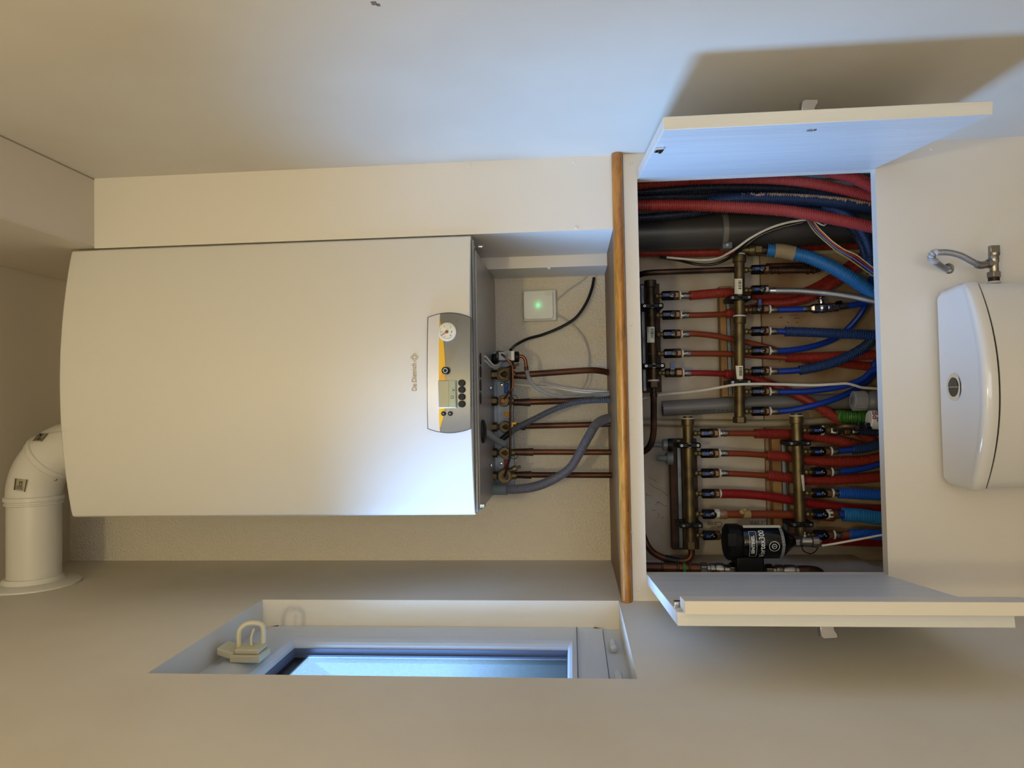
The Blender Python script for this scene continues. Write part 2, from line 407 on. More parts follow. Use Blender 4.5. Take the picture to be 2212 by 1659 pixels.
rp = nt.nodes.new('ShaderNodeValToRGB'); rp.color_ramp.elements[0].position = .35; rp.color_ramp.elements[1].position = .65
rp.color_ramp.elements[0].color = (.055, .062, .055, 1); rp.color_ramp.elements[1].color = (.11, .10, .078, 1)
tr.inputs[0].default_value = (.92, .92, .92, 1)
tcn = nt.nodes.new('ShaderNodeTexCoord'); nt.links.new(tcn.outputs['Object'], no.inputs['Vector'])
nt.links.new(no.outputs['Fac'], rp.inputs[0]); nt.links.new(rp.outputs[0], tl.inputs[0])
m1 = nt.nodes.new('ShaderNodeMixShader'); m1.inputs[0].default_value = .34; nt.links.new(tr.outputs[0], m1.inputs[1]); nt.links.new(tl.outputs[0], m1.inputs[2])
m2 = nt.nodes.new('ShaderNodeMixShader'); m2.inputs[0].default_value = .05; gl.inputs['Roughness'].default_value = .2
nt.links.new(m1.outputs[0], m2.inputs[1]); nt.links.new(gl.outputs[0], m2.inputs[2]); nt.links.new(m2.outputs[0], out.inputs[0])
MB().box(fx - .043, fx - .040, gy0, gy1, gz0, gz1).build('pane', fr_m, w, smooth=False)
# darker rubber seal ring inside the glazing
mb = MB(); sl = .0045; s0_, s1_ = fx - .040, fx - DB - .0005
mb.box(s0_, s1_, gy1 - sl * .4, gy1, gz0, gz1); mb.box(s0_, s0_ + .003, gy1 - sl, gy1 - sl * .4, gz0, gz1); mb.box(s0_, s1_, gy0, gy0 + sl, gz0, gz1)
mb.box(s0_, s1_, gy0, gy1, gz0, gz0 + sl * .4); mb.box(s0_, s1_, gy0, gy1, gz1 - sl * .4, gz1)
mb.build('glazing_seal', mat('glazing seal', (.36, .40, .50), .5), w, smooth=False)
mb = MB()
mb.box(fx - .08, fx - .0435, gy1, gy1 + .002, gz0, gz1); mb.box(fx - .08, fx - .0435, gy0 - .002, gy0, gz0, gz1); mb.box(fx - .08, fx - .0435, gy0, gy1, gz0 - .002, gz0); mb.box(fx - .08, fx - .0435, gy0, gy1, gz1, gz1 + .002)
mb.build('darkening_liner', mat('dark added liner', (.22, .28, .36), .7), w, smooth=False)  # unseen liner added so the view through the pane turns dark
q = PX(1247, 1400, fx)
MB().box(fx - .002, fx + .0004, sy0, gy1 + b0, q.z - .0008, q.z + .0008).build('weld_groove', greyhd, w, smooth=False)
# latch on the top rail
lp = PX(520, 1405, fx + .012); ly, lz = lp.y, 1.955
la = MB().box(fx, fx + .012, ly - .025, ly + .020, lz - .026, lz + .024).box(fx + .012, fx + .020, ly - .020, ly + .016, lz - .022, lz + .018).build('latch', beige_pl, w, bevel=.002)
path = [(fx + .016, ly + .014, lz - .016), (fx + .045, ly + .014, lz - .016), (fx + .053, ly + .012, lz - .008), (fx + .053, ly + .008, lz + .010), (fx + .042, ly + .004, lz + .020), (fx + .016, ly + .002, lz + .020)]
MB().tube(smooth_path(path, .003), .0042, 8).build('pull_loop', beige_pl, la)
MB().tube(smooth_path([(fx + .02, ly, lz - .002), (fx + .032, ly + .004, lz), (fx + .046, ly + .006, lz - .004)], .002), .002, 6).build('catch_spring', beige_pl, la)
MB().obox((fx + .012, ly + .0, WZ1 - .022), Vector((1, 0, 0)), Vector((0, 1, 0)), Vector((.3, 0, 1)).normalized(), .012, .040, .030).build('strike_plate', beige_pl, w, bevel=.002)
for (hx, hy) in ((1316, 1395), (1330, 1466)):
    q = PX(hx, hy, fx + .004)
    h_ = MB().lathe((fx + .003, q.y - .016, 1.358), (0, 1, 0), [(0, .002), (.003, .0062), (.018, .0066), (.0185, .0055), (.019, .0066), (.036, .0062), (.039, .002)], 14).build('hinge', pvcw, w)
# outside light behind the frosted pane
L = bpy.data.lights.new('daylight', 'AREA'); L.shape = 'RECTANGLE'; L.size = .30; L.size_y = .80; L.energy = 38; L.color = (.27, .53, 1.0)
L.spread = math.radians(85)
lo = bpy.data.objects.new('daylight', L); COL.objects.link(lo); lo.location = (fx - .13, (gy0 + gy1) / 2 + .01, (gz0 + gz1) / 2 + .10)
lo.rotation_euler = Vector((1, .0, -.70)).to_track_quat('-Z', 'Z').to_euler()
# warm ceiling/wall lamp behind the photographer
L = bpy.data.lights.new('room lamp', 'POINT'); L.energy = 23; L.color = (1.0, .84, .45); L.shadow_soft_size = .045
lo = bpy.data.objects.new('room_lamp', L); COL.objects.link(lo); lo.location = (-.14, -2.15, 2.03)
L = bpy.data.lights.new('fill light', 'AREA'); L.shape = 'RECTANGLE'; L.size = .7; L.size_y = 1.2; L.energy = 6.8; L.color = (.93, .94, .97)  # unseen neutral fill light, added to lift the surfaces facing the camera
lo = bpy.data.objects.new('fill_light', L); COL.objects.link(lo); lo.location = (0, YR + .05, 1.0); lo.rotation_euler = Vector((0, 1, 0)).to_track_quat('-Z', 'Z').to_euler()
wd = bpy.data.worlds.new('w'); scn.world = wd; wd.use_nodes = True
wd.node_tree.nodes['Background'].inputs[0].default_value = (.5, .6, .75, 1); wd.node_tree.nodes['Background'].inputs[1].default_value = .4

# ------------------------------------------------------------------ shelf
sh = thing('wooden_shelf', (0, .17, ZSH - .02), 'varnished oak shelf with a rounded front edge between the boiler alcove and the cupboard', 'shelf')
MB().box(XL, XR, -.001, .021, ZSH - .0205, ZSH - .0004).box(XL, XR, .021, YB, ZSH - .0205, ZSH - .0004).build('board', oak_top, sh, smooth=False)
pr = []
for k in range(13):
    a = math.pi / 2 + k * math.pi / 12; pr.append((XL + .0005, -.006 + .0098 * math.cos(a) * 1.1, ZSH - .0098 + .0098 * math.sin(a)))
pr = [(XL + .0005, -.0008, ZSH)] + pr + [(XL + .0005, -.0008, ZSH - .0196)]
MB().prism(pr, (XR - XL - .001, 0, 0)).build('nosing', oak_m, sh)
# ------------------------------------------------------------------ cupboard doors
def leafdoor(label, side):
    if side == 'r':
        hA = Vector((.3631, -.0005, 0)); e = Vector((.3160, -.3655, 0)); z0, z1 = .8665, 1.2885
    else:
        hA = Vector((-.3620, -.0005, 0)); e = Vector((-.3215, -.3825, 0)); z0, z1 = .8725, 1.2885
    d = (e - hA).normalized(); nrm = Vector((-d.y, d.x, 0)) if side == 'r' else Vector((d.y, -d.x, 0))
    t = .0175
    root = thing('cupboard_door', (hA.x, hA.y, z0), label, 'door')
    q = [hA, e, e + nrm * t, hA + nrm * t]
    if side == 'l': q = q[::-1]
    MB().hexa([Vector((p.x, p.y, z0)) for p in q] + [Vector((p.x, p.y, z1)) for p in q]).build('panel', door_m, root, bevel=.0008)
    Lh = (e - hA).length
    def on(s_, off, z): return hA + d * (s_ * Lh) + nrm * off + Vector((0, 0, z))
    # bar handle on the outside
    zc = PZ(1757, 230, 1.06).z
    tgt = (1757, 226) if side == 'r' else (1798, 1365)
    zh = PX(tgt[0], tgt[1], (e + nrm * (t + .008)).x).z
    hc = on(.93, t + .012, 0)
    b = MB()
    b.prism([on(.94, t, zh - .008), on(.94, t + .009, zh - .009), on(.94, t + .013, zh - .0125), on(.94, t + .019, zh - .012), on(.94, t + .020, zh + .006), on(.94, t + .017, zh + .0095), on(.94, t, zh + .010)], d * -.012)
    b.build('handle', steel, root, bevel=.0012)
    if side == 'r':
        c = on(.90, -.0012, PX(1757, 282, on(.9, 0, 0).x).z); MB().lathe(c, nrm, [(0, .0028), (.0012, .0035)], 12).obox(c + Vector((0, 0, .006)), d, nrm, Vector((0, 0, 1)), .004, .001, .008).build('screw', screwh, root)
        c = on(.69, -.002, 1.2805); MB().obox(c, d, nrm, Vector((0, 0, 1)), .020, .004, .013).build('catch_plate', chrome, root, bevel=.0008)
        c = on(.69, -.0045, 1.279); MB().obox(c, d, nrm, Vector((0, 0, 1)), .008, .004, .004).build('catch_pin', black, root)
    else:
        s0 = (Lh - .022) / Lh; s1 = (Lh + .020) / Lh; bz0, bz1 = .850, 1.281
        q = [on(s0, -.0170, 0), on(s1, -.0170, 0), on(s1, 0.0008 - .0010, 0), on(s0, -.0002, 0)][::-1]
        bt = MB().hexa([Vector((p.x, p.y, bz0)) for p in q] + [Vector((p.x, p.y, bz1)) for p in q]).build('cover_batten', wood_w, root, bevel=.0008)
        for zz in (1.22, 1.06, .92):
            MB().lathe(on(s0 + .03, -.0172, zz), nrm, [(0, .0015), (.0005, .0025)], 10).build('screw_cap', white_gl, bt)
        c = on(.90, -.004, 1.2825); MB().obox(c, d, nrm, Vector((0, 0, 1)), .014, .008, .010).build('catch_plate', chrome, root, bevel=.0008)
    return root
leafdoor('open white cupboard door without a batten, hinged beside the red and blue corrugated hoses', 'r')
leafdoor('open white cupboard door with a cover batten on its edge, hinged beside the black filter', 'l')

# ------------------------------------------------------------------ boiler
XC, HW = .0085, .2605
BZ0, BZ1 = 1.6005, 2.390
def bow(X): return -.040 + .035 * ((X - XC) / HW) ** 2
boi = thing('gas_boiler', (XC, .15, BZ0), 'large white wall-hung boiler with a bowed front and grey control panel', 'boiler')
mb = MB(); N = 36; vs = []
rc = .006
def zfull(X): return BZ1, BZ0
cols = []
for i in range(N + 1):
    X = XC - HW + 2 * HW * i / N; cols.append((X, bow(X)))
edge = [(XC - HW, .032), (XC - HW, .002)] + cols[1:-1] + [(XC + HW, .002), (XC + HW, .032)]
edge = [(XC - HW, .032), (XC - HW - .0, .000)] + [(XC - HW + .003, bow(XC - HW) + .0002)] + cols[1:-1] + [(XC + HW - .003, bow(XC + HW) + .0002), (XC + HW, .000), (XC + HW, .032)]
zz = [BZ0, BZ0 + .0015, BZ1 - .004, BZ1]; insets = [.0015, 0, 0, .004]
for z, ins in zip(zz, insets):
    for (X, Y) in edge: mb.v.append(Vector((X, Y + (ins if Y < .03 else 0), z)))
n = len(edge)
for j in range(3):
    for i in range(n - 1): mb.f.append((j * n + i, j * n + i + 1, (j + 1) * n + i + 1, (j + 1) * n + i))
mb.f.append(tuple(range(n))); mb.f.append(tuple(3 * n + i for i in range(n)))
mb.build('front_cover', white_gl, boi, ang=30)
BXL, BXR = XC - HW + .003, .2445
mb = MB(); mb.box(BXL, BXR, .034, YB - .0005, BZ0 - .001, BZ1 - .004).build('casing', white_gl, boi, smooth=False, bevel=.001)
# underside pan: grey steel frame with slots
ub = MB().box(BXL + .004, BXR - .002, .004, YB - .004, BZ0 - .0085, BZ0 - .0012).build('underside_pan', steel_w, boi, smooth=False, bevel=.001)
MB().box(XC - HW + .006, XC + HW - .008, -.004, .012, BZ0 - .006, BZ0 - .0005).build('front_lip', silverg, boi, smooth=False, bevel=.001)
for yy in (775, 803, 832, 860):           # oval cut-outs in the pan
    q = PZ(1038, yy, BZ0 - .009)
    MB().lathe((q.x, q.y, BZ0 - .0098), (0, 0, 1), [(0, .0115), (.001, .0115)], 20).build('cut_out', dk, ub)
q = PZ(1042, 932, BZ0 - .009)
MB().lathe((q.x, q.y, BZ0 - .016), (0, 0, 1), [(0, .012), (.003, .022), (.007, .023)], 24).build('grommet', black, ub)
for (a_, b_) in ((1037, 533), (1041, 1092)):
    q = PZ(a_, b_, BZ0 - .012)
    MB().lathe((q.x, q.y, BZ0 - .019), (0, 0, 1), [(0, .002), (.002, .0045), (.010, .0045)], 12).build('screw', chrome, ub)
for (a_, b_) in ((1059, 838), (1060, 1005)):
    q = PZ(a_, b_, BZ0 - .012)
    MB().sphere((q.x, q.y, BZ0 - .013), .0045).build('rivet', chrome, ub)
# control panel
def rows_patch(rows, off, thick, name, m, parent, cols=18):
    """rows: (photo x, photo y right end, photo y left end); follows the bowed front"""
    mb = MB(); R_ = []
    for (x, ya, yb) in rows:
        a = PY(x, ya, -.042); b = PY(x, yb, -.042); R_.append((a.z * .5 + b.z * .5, b.x, a.x, b.z, a.z))
    z0 = None
    for layer in (0, 1):
        for (zm, xl, xr, zl, zr) in R_:
            for k in range(cols + 1):
                X = xl + (xr - xl) * k / cols; Z = zl + (zr - zl) * k / cols
                mb.v.append(Vector((X, bow(X) - off + (thick if layer else 0), Z)))
    nr = len(rows); c1 = cols + 1; o = nr * c1
    for i in range(nr - 1):
        for k in range(cols):
            a = i * c1 + k; mb.f.append((a, a + 1, a + c1 + 1, a + c1)); mb.f.append((o + a, o + a + c1, o + a + c1 + 1, o + a + 1))
    for k in range(cols):
        mb.f.append((k, k + 1, o + k + 1, o + k)); a = (nr - 1) * c1 + k; mb.f.append((a, a + 1, o + a + 1, o + a))
    for i in range(nr - 1):
        for a in (i * c1, i * c1 + cols): mb.f.append((a, a + c1, o + a + c1, o + a))
    return mb.build(name, m, parent, ang=40)
def arc(x, top, bot, ya, bul, s):   # bulging ends
    t = (x - top) / (bot - top); return ya + s * bul * 4 * t * (1 - t)
def prow(xs, T=923, B=1017, ya=685, yb=926.5, g=0):
    return [(x, arc(x, T, B, ya + g, 10.5, -1), arc(x, T, B, yb - g, 9.5, 1)) for x in xs]
cp = rows_patch(prow([923 + 94 * i / 12 for i in range(13)]), .006, .012, 'control_panel', mat('panel rim', (.30, .30, .31), .3, .6), boi)
rows_patch(prow([925 + 91 * i / 12 for i in range(13)], g=2), .0066, .002, 'grey_fascia', silverg, cp)
rows_patch(prow([925 + 25.5 * i / 5 for i in range(6)], g=2), .0074, .001, 'silver_fascia', silver, cp)
rows_patch([(949, 682, 929), (952, 700, 921), (955, 716, 911), (958, 734, 902), (961, 760, 890), (963.5, 795, 878)], .0078, .0012, 'accent_stripe', yellow, cp)
PYp = -.050
def on_panel(x, y, off):      # a point on the bowed panel surface
    q = PY(x, y, -.046); return Vector((q.x, bow(q.x) - off, q.z))
g = on_panel(966, 717, .0)
ga = MB().lathe(g + Vector((0, -.0125, 0)), (0, 1, 0), [(0, .0150), (.0005, .0168), (.003, .0172), (.012, .0185)], 36).build('pressure_gauge', silver, boi)
gg = g + Vector((0, -.0128, 0))
MB().lathe(gg, (0, 1, 0), [(0, .0148), (.0004, .0148)], 36).build('gauge_dial', labelm, ga)
import math as _m
mb = MB()
for k in range(41):
    a = math.radians(225 - 270 * k / 40); L_ = .0022 if k % 10 == 0 else .0012
    d = Vector((math.cos(a), 0, math.sin(a))); t_ = Vector((-d.z, 0, d.x))
    mb.obox(gg + d * (.0132 - L_ / 2) + Vector((0, -.0002, 0)), d, t_, Vector((0, 1, 0)), L_, .0003, .0002)
mb.build('scale_marks', ink, ga, smooth=False)
for s_, a in (('0', 225), ('1', 157), ('2', 90), ('3', 22), ('4', -45)):
    a = math.radians(a); textobj(s_, .0034, ink, gg + Vector((math.cos(a) * .0095, -.0003, math.sin(a) * .0095)), ga)
textobj('bar', .0034, ink, gg + Vector((0, -.0003, -.0085)), ga)
MB().lathe(gg + Vector((0, -.0022, 0)), (0, 1, 0), [(0, .0026), (.002, .003)], 18).obox(gg + Vector((-.0035, -.001, .0055)), Vector((-.54, 0, .84)), Vector((.84, 0, .54)), Vector((0, 1, 0)), .012, .0011, .0008).build('needle', mat('red needle', (.50, .16, .10), .4), ga)
def pdisc(x, y, r, off, name, m, prof=None):
    q = on_panel(x, y, off)
    return MB().lathe(q, (0, 1, 0), prof or [(0, r * .85), (.0008, r), (off, r)], 24).build(name, m, boi)
kn = pdisc(964, 801, .0068, .017, 'power_knob', black)
q = on_panel(964, 801, .0172); mb = MB()
for k in range(14):
    a0 = math.radians(115 + 310 * k / 14); a1 = math.radians(115 + 310 * (k + 1) / 14)
    P4 = [q + Vector((math.cos(a) * r_, 0, math.sin(a) * r_)) for a, r_ in ((a0, .0033), (a1, .0033), (a1, .0042), (a0, .0042))]
    mb.prism(P4, (0, .0004, 0))
mb.box(q.x - .0005, q.x + .0005, q.y, q.y + .0004, q.z + .0022, q.z + .0048)
mb.build('power_symbol', inkw, kn, smooth=False)
a = on_panel(948, 882, 0); b = on_panel(986, 821, 0)
dsp = MB().box(a.x, b.x, min(a.y, b.y) - .0115, -.035, b.z, a.z).build('display_housing', silver, boi, bevel=.0015)
a = on_panel(949.5, 880.5, 0); b = on_panel(971, 822.5, 0); yf = min(a.y, b.y) - .0122
MB().box(a.x, b.x, yf - .0008, yf + .001, b.z, a.z).build('display_cover', lcd, dsp, bevel=.0008)
c_ = on_panel(973, 880, 0); d_ = on_panel(984.5, 823, 0)
MB().box(c_.x, d_.x, yf - .0004, yf + .001, d_.z, c_.z).build('display_screen', lcd2, dsp, bevel=.0005)
q = on_panel(978.5, 858, 0)
textobj('\u25a1', .007, ink, (q.x, yf - .0006, q.z), dsp, name='display_symbol')
q = on_panel(979, 843, 0)
MB().box(q.x - .004, q.x + .004, yf - .0007, yf - .0004, q.z - .0002, q.z + .0002).box(q.x - .0006, q.x + .0006, yf - .0007, yf - .0004, q.z - .004, q.z).build('display_symbol', ink, dsp, smooth=False)
for yy in (827.5, 842, 857.5, 873):
    pdisc(998, yy, .0062, .0125, 'push_button', black)
for (xx, s_) in ((958, 'R'), (972.5, 'III')):
    bt = pdisc(xx, 893.5, .0042, .0105, 'mode_button', black)
    textobj(s_, .0036, inkw, on_panel(xx, 893.5, .0108), bt, name='button_symbol')
# maker's name and diamond on the cover
a = PY(894.5, 846, -.042); b = PY(894.5, 783, -.042)
q = (a + b) / 2
textobj('De Dietrich', .0128, gold, (q.x, bow(q.x) - .0006, q.z), boi, name='lettering', sx=.83)
q = PY(895, 772, -.042); mb = MB(); yb_ = bow(q.x) - .0006
def ringpoly(mb, c, pts_o, pts_i, y, t=.0004):
    n = len(pts_o)
    for k in range(n):
        k2 = (k + 1) % n
        mb.prism([(c.x + u, y, c.z + v) for (u, v) in (pts_o[k], pts_o[k2], pts_i[k2], pts_i[k])], (0, t, 0))
dm = .0078; ringpoly(mb, q, [(dm, 0), (0, dm), (-dm, 0), (0, -dm)], [(dm - .0009, 0), (0, dm - .0009), (-dm + .0009, 0), (0, -dm + .0009)], yb_)
ringpoly(mb, q, [(.0036 * math.cos(t), .0036 * math.sin(t)) for t in [k * math.pi / 10 for k in range(20)]], [(.0028 * math.cos(t), .0028 * math.sin(t)) for t in [k * math.pi / 10 for k in range(20)]], yb_)
mb.build('emblem', gold, boi, smooth=False)

# ------------------------------------------------------------------ flue
FY, FZ, FR = .115, 2.559, .0525
fl = thing('flue_pipe', (-.09, FY, 2.40), 'white twin-wall flue pipe elbowing from the boiler top into the left wall', 'flue pipe')
vx = -.117; RB = .108
pts = [Vector((XL + .001, FY, FZ)), Vector((vx - RB, FY, FZ))]
MB().tube([pts[0], pts[1]], FR - .002, 40).build('straight_pipe', white_gl, fl)
# elbow as mitred curve
el = []
for k in range(21):
    a = math.pi / 2 * k / 20
    el.append(Vector((vx - RB + RB * math.sin(a), FY, FZ - RB + RB * math.cos(a))))
el += [Vector((vx, FY, 2.42)), Vector((vx, FY, BZ1 + .001))]
elb = MB().tube(el, FR, 40).build('elbow', white_gl, fl)
def band(p, d, r, name='collar', par=None):
    d = Vector(d).normalized()
    return MB().lathe(Vector(p) - d * .011, d, [(0, r), (.001, r + .002), (.004, r + .002), (.005, r + .0004), (.008, r + .0004), (.0095, r + .0035), (.017, r + .0035), (.0185, r + .0005), (.0195, r)], 40).build(name, white_gl, par or fl)
band(el[0] + Vector((-.005, 0, 0)), (1, 0, 0), FR)
band(el[11], (el[12] - el[10]), FR)
MB().lathe((XL + .0005, FY - .004, FZ), (1, 0, 0), [(0, .090), (.003, .090), (.006, .084), (.009, FR + .006), (.018, FR + .001)], 48).build('wall_rosette', white_pl, fl)
from mathutils.bvhtree import BVHTree
def snap_grid(target, corners, off, nx=8, ny=8):
    """a thin sticker lying on the surface of target, seen at the given photo corners"""
    me = target.data; mw = Matrix.Translation(target.location + (target.parent.location if target.parent else Vector()))
    bv = BVHTree.FromPolygons([mw @ v.co for v in me.vertices], [tuple(p.vertices) for p in me.polygons]); mb = MB()
    for j in range(ny + 1):
        for i in range(nx + 1):
            u, v = i / nx, j / ny
            P = [corners[0][k] * (1 - u) * (1 - v) + corners[1][k] * u * (1 - v) + corners[2][k] * u * v + corners[3][k] * (1 - u) * v for k in (0, 1)]
            d = ray(*P).normalized(); h = bv.ray_cast(C, d)
            if h[0] is None: h = (C + d * 1.5, -d)
            nrm = h[1] if h[1].dot(d) < 0 else -h[1]
            mb.v.append(h[0] + nrm * off)
    for j in range(ny):
        for i in range(nx):
            a = j * (nx + 1) + i; mb.f.append((a, a + 1, a + nx + 2, a + nx + 1))
    return mb
for cs, tx in ((((32, 1033), (62, 1036), (56, 1063), (29, 1058)), (46, 1045)), (((84, 936), (106, 937), (92, 954), (70, 953)), (88, 943))):
    st = snap_grid(elb, cs, .0006).build('type_label', mat('silver foil label', (.70, .68, .60), .3, .4), elb)
    for t in (.08, .92):
        a0 = [cs[0][k] * (1 - t) + cs[1][k] * t for k in (0, 1)]; a1 = [cs[3][k] * (1 - t) + cs[2][k] * t for k in (0, 1)]
        w_ = .06 * (1 if t < .5 else -1)
        b0_ = [cs[0][k] * (1 - t - w_) + cs[1][k] * (t + w_) for k in (0, 1)]; b1_ = [cs[3][k] * (1 - t - w_) + cs[2][k] * (t + w_) for k in (0, 1)]
        snap_grid(elb, (a0, b0_, b1_, a1), .0010, 1, 6).build('label_line', ink, elb)
    for t in (.62, .72, .82):
        q0 = [cs[0][k] * (1 - t) + cs[3][k] * t for k in (0, 1)]; q1 = [cs[1][k] * (1 - t) + cs[2][k] * t for k in (0, 1)]
        a0 = [q0[k] * .78 + q1[k] * .22 for k in (0, 1)]; a1 = [q0[k] * .25 + q1[k] * .75 for k in (0, 1)]
        snap_grid(elb, (a0, a1, (a1[0], a1[1] + 1), (a0[0], a0[1] + 1)), .0010, 4, 1).build('label_line', ink, elb)
    d = ray(*tx).normalized(); me = elb.data
    bv = BVHTree.FromPolygons([v.co for v in me.vertices], [tuple(p.vertices) for p in me.polygons]); h = bv.ray_cast(C, d)
    nn = h[1] if h[1].dot(d) < 0 else -h[1]
    upv = Vector((.35, 0, 1)) if tx[0] > 60 else Vector((.1, 0, 1)); rr_ = upv.cross(nn) * -1; rr_ = upv.cross(nn); uu = nn.cross(rr_)
    textobj('CE', .009, ink, h[0] + nn * .0014, elb, right=rr_, up=uu, name='ce_mark')
d = ray(120, 1036).normalized(); h = bv.ray_cast(C, d)
if h[0]: MB().sphere(h[0], .0032).build('screw', steel, fl)

# ------------------------------------------------------------------ valves under the boiler
VY = .235      # plane of the service valves
br = thing('valve_bracket', tuple(PY(1085, 900, .29)), 'galvanised bracket behind the service valves under the boiler', 'bracket')
a = PY(1066, 1060, .285); b = PY(1109, 760, .285)
MB().box(a.x, b.x, .285, .2865, PY(1109, 900, .285).z, PY(1064, 900, .285).z).build('back_plate', zinc, br, smooth=False)
zt = PY(1076, 900, .262).z; zb = PY(1108, 900, .262).z
mb = MB(); mb.box(a.x + .004, b.x - .006, .262, .2635, zb, zt); mb.box(a.x + .004, b.x - .006, .2635, .285, zb, zb + .0015)
mb.build('front_rail', zinc, br, smooth=False)
for (y0, y1, m_, t_) in ((826, 851, bluel_s, 'water symbols'), (888, 901, yellowt, 'g'), (992, 1020, redl_s, 'r')):
    A = PY(1088.5, y1, .2615); B_ = PY(1099.5, y0, .2615)
    s_ = MB().box(A.x, B_.x, .2613, .262, B_.z, A.z).build('marking_sticker', m_, br, smooth=False)
    for yy in ((833, 844) if y1 - y0 > 20 else (895,)):
        yy = yy if y0 < 880 or y0 == 888 else yy + 166
        q = PY(1094, yy, .261); MB().torus(q, (0, 1, 0), .0042, .0004, 20, 5).build('sticker_symbol', ink, s_)
for (xx, yy) in ((1083, 831), (1082, 1002)):
    q = PY(xx, yy, .260); MB().lathe(q, (0, 1, 0), [(0, .002), (.0005, .0034), (.002, .0034)], 14).build('screw', chrome, br)
UPZ = Vector((0, 0, 1)); FRN = Vector((0, -1, 0))
def service_valve(yv, label, big=False, cap='round', xb=1088):
    q = PY(xb, yv, VY); s = mpp(VY)
    root = thing('service_valve', tuple(q), label, 'valve', None)
    r = (16.5 if big else 12.5) * s
    top = PY(1060, yv, VY).z; 
    mb = MB().lathe((q.x, VY, q.z - r * .8), (0, 0, 1), [(0, r * .62), (r * .5, r * .85), (r * 1.2, r * .7), (r * 1.7, 5.5 * s), (top - q.z + r * .6 - .004, 5.5 * s)], 20)
    mb.lathe((q.x, VY + .006, q.z), (0, -1, 0), [(-.004, r * .7), (0, r), (.0125, r), (.0145, r * .90)], 28)
    mb.build('body', brass, root)
    MB().lathe((q.x, VY, top - .006), (0, 0, 1), [(-.012 if False else -.0085, 9.6 * s), (-.0075, 10.2 * s), (.003, 10.2 * s), (.004, 9.6 * s)], 6).build('union_nut', brass, root, smooth=False, bevel=.0006)
    if cap == 'disc':
        MB().lathe((q.x, VY - .0085, q.z), (0, -1, 0), [(0, r * .82), (.002, r * .82), (.003, r * .74)], 8).build('valve_cap', brass, root, smooth=False, bevel=.0005)
    elif cap == 'ring':
        MB().lathe((q.x, VY - .0085, q.z), (0, -1, 0), [(0, r * .72), (.004, r * .66), (.0045, r * .42), (.006, r * .36)], 24).build('valve_cap', brassn, root)
    elif cap == 'hex':
        MB().lathe((q.x, VY - .0085, q.z), (0, -1, 0), [(0, r * .85), (.003, r * .80)], 28).build('valve_cap', brass, root)
        MB().lathe((q.x, VY - .012, q.z), (0, -1, 0), [(0, r * .42), (.006, r * .40)], 6).build('spindle_nut', brasst, root, smooth=False)
    # lower outlet
    MB().lathe((q.x, VY, q.z - r * .8 - .012), (0, 0, 1), [(0, 7.5 * s), (.004, 8 * s), (.016, 8 * s)], 20).build('outlet', brass, root)
    if big:
        d = Vector((.40 if yv < 900 else .35, -.1, -.92)).normalized()
        o_ = Vector((q.x, VY, q.z)) + Vector((.010, -.002, -.006))
        MB().tube([o_, o_ + d * .018], 5 * s, 14).lathe(o_ + d * .014, d, [(0, 6 * s), (.007, 6 * s)], 6).tube([o_ + d * .018, o_ + d * .031], 2.6 * s, 12).build('drain_nipple', brass, root)
    return root
V1 = service_valve(809, 'large brass service valve with an octagonal cap next to the grey and black filling device', True, 'disc')
V2 = service_valve(866, 'brass service valve between the blue and the yellow stickers, thin copper tube entering its face', False, 'ring')
V3 = service_valve(922, 'brass gas valve with a small yellow lever above the dark corrugated hose', False, 'plain', 1091)
V4 = service_valve(978, 'brass service valve with plain stamped cap beside the red sticker', False, 'plain', 1090)
V5 = service_valve(1028, 'large brass service valve against the grey rubber hose collar', True, 'hex', 1091)
q = PY(1112, 921, VY - .012)
MB().box(q.x - .009, q.x + .009, VY - .018, VY - .012, q.z + .003, q.z + .008).box(q.x - .009, q.x - .004, VY - .018, VY - .012, q.z - .004, q.z + .004).box(q.x + .004, q.x + .009, VY - .018, VY - .012, q.z - .004, q.z + .004).build('yellow_lever', yellowt, V3, bevel=.001)
q = PY(1120, 920, VY - .012); MB().sphere(q, .005, sc=(.6, .8, 1)).build('lever_cap', whiter, V3)
for (xx, yy, vv) in ((1110, 862, V2), (1110, 983, V4)):
    MB().torus(PY(xx, yy, .26), (0, 1, 0), .0085, .0006, 28, 6).build('split_ring', ink, vv)
# copper risers
def riser(pts, lab, sock):
    root = thing('copper_pipe', tuple(PY(*pts[-1])), lab, 'pipe', 'copper pipes rising from the shelf to the boiler')
    plain(pts, 12.5 if pts[0][1] > 880 else 13.5, .01, 18).build('tube', copper, root)
    p0, p1 = PY(sock[0], pts[0][1] + (sock[2] if len(sock) > 2 else 0), pts[0][2]), PY(sock[1], pts[0][1] + (sock[2] if len(sock) > 2 else 0), pts[0][2])
    MB().lathe(p0, p1 - p0, [(0, 7.2 * mpp(VY)), (.012, 7.4 * mpp(VY)), ((p1 - p0).length - .002, 8.6 * mpp(VY)), ((p1 - p0).length, 8.6 * mpp(VY))], 18).build('socket', copperd, root)
    return root
ye = PZ(1316, 900, ZSH).y
def tosh(y, Y): # photo point where a vertical at depth Y meets the shelf
    lo_, hi_ = 1250., 1400.
    for _ in range(40):
        m_ = (lo_ + hi_) / 2
        if PY(m_, y, Y).z > ZSH: lo_ = m_
        else: hi_ = m_
    return (lo_ + .1, y, Y)
riser([(1108, 811, VY), (1200, 804.5, VY), (1270, 800, VY + .01), (1296, 801, VY + .02), tosh(805, VY + .03)], 'thick copper pipe furthest from the grey hoses, kinked just above the shelf', (1110, 1140))
riser([(1108, 869, VY), (1200, 867, VY), tosh(863, VY)], 'copper pipe crossed by the clear hose, second from the black cable', (1110, 1146))
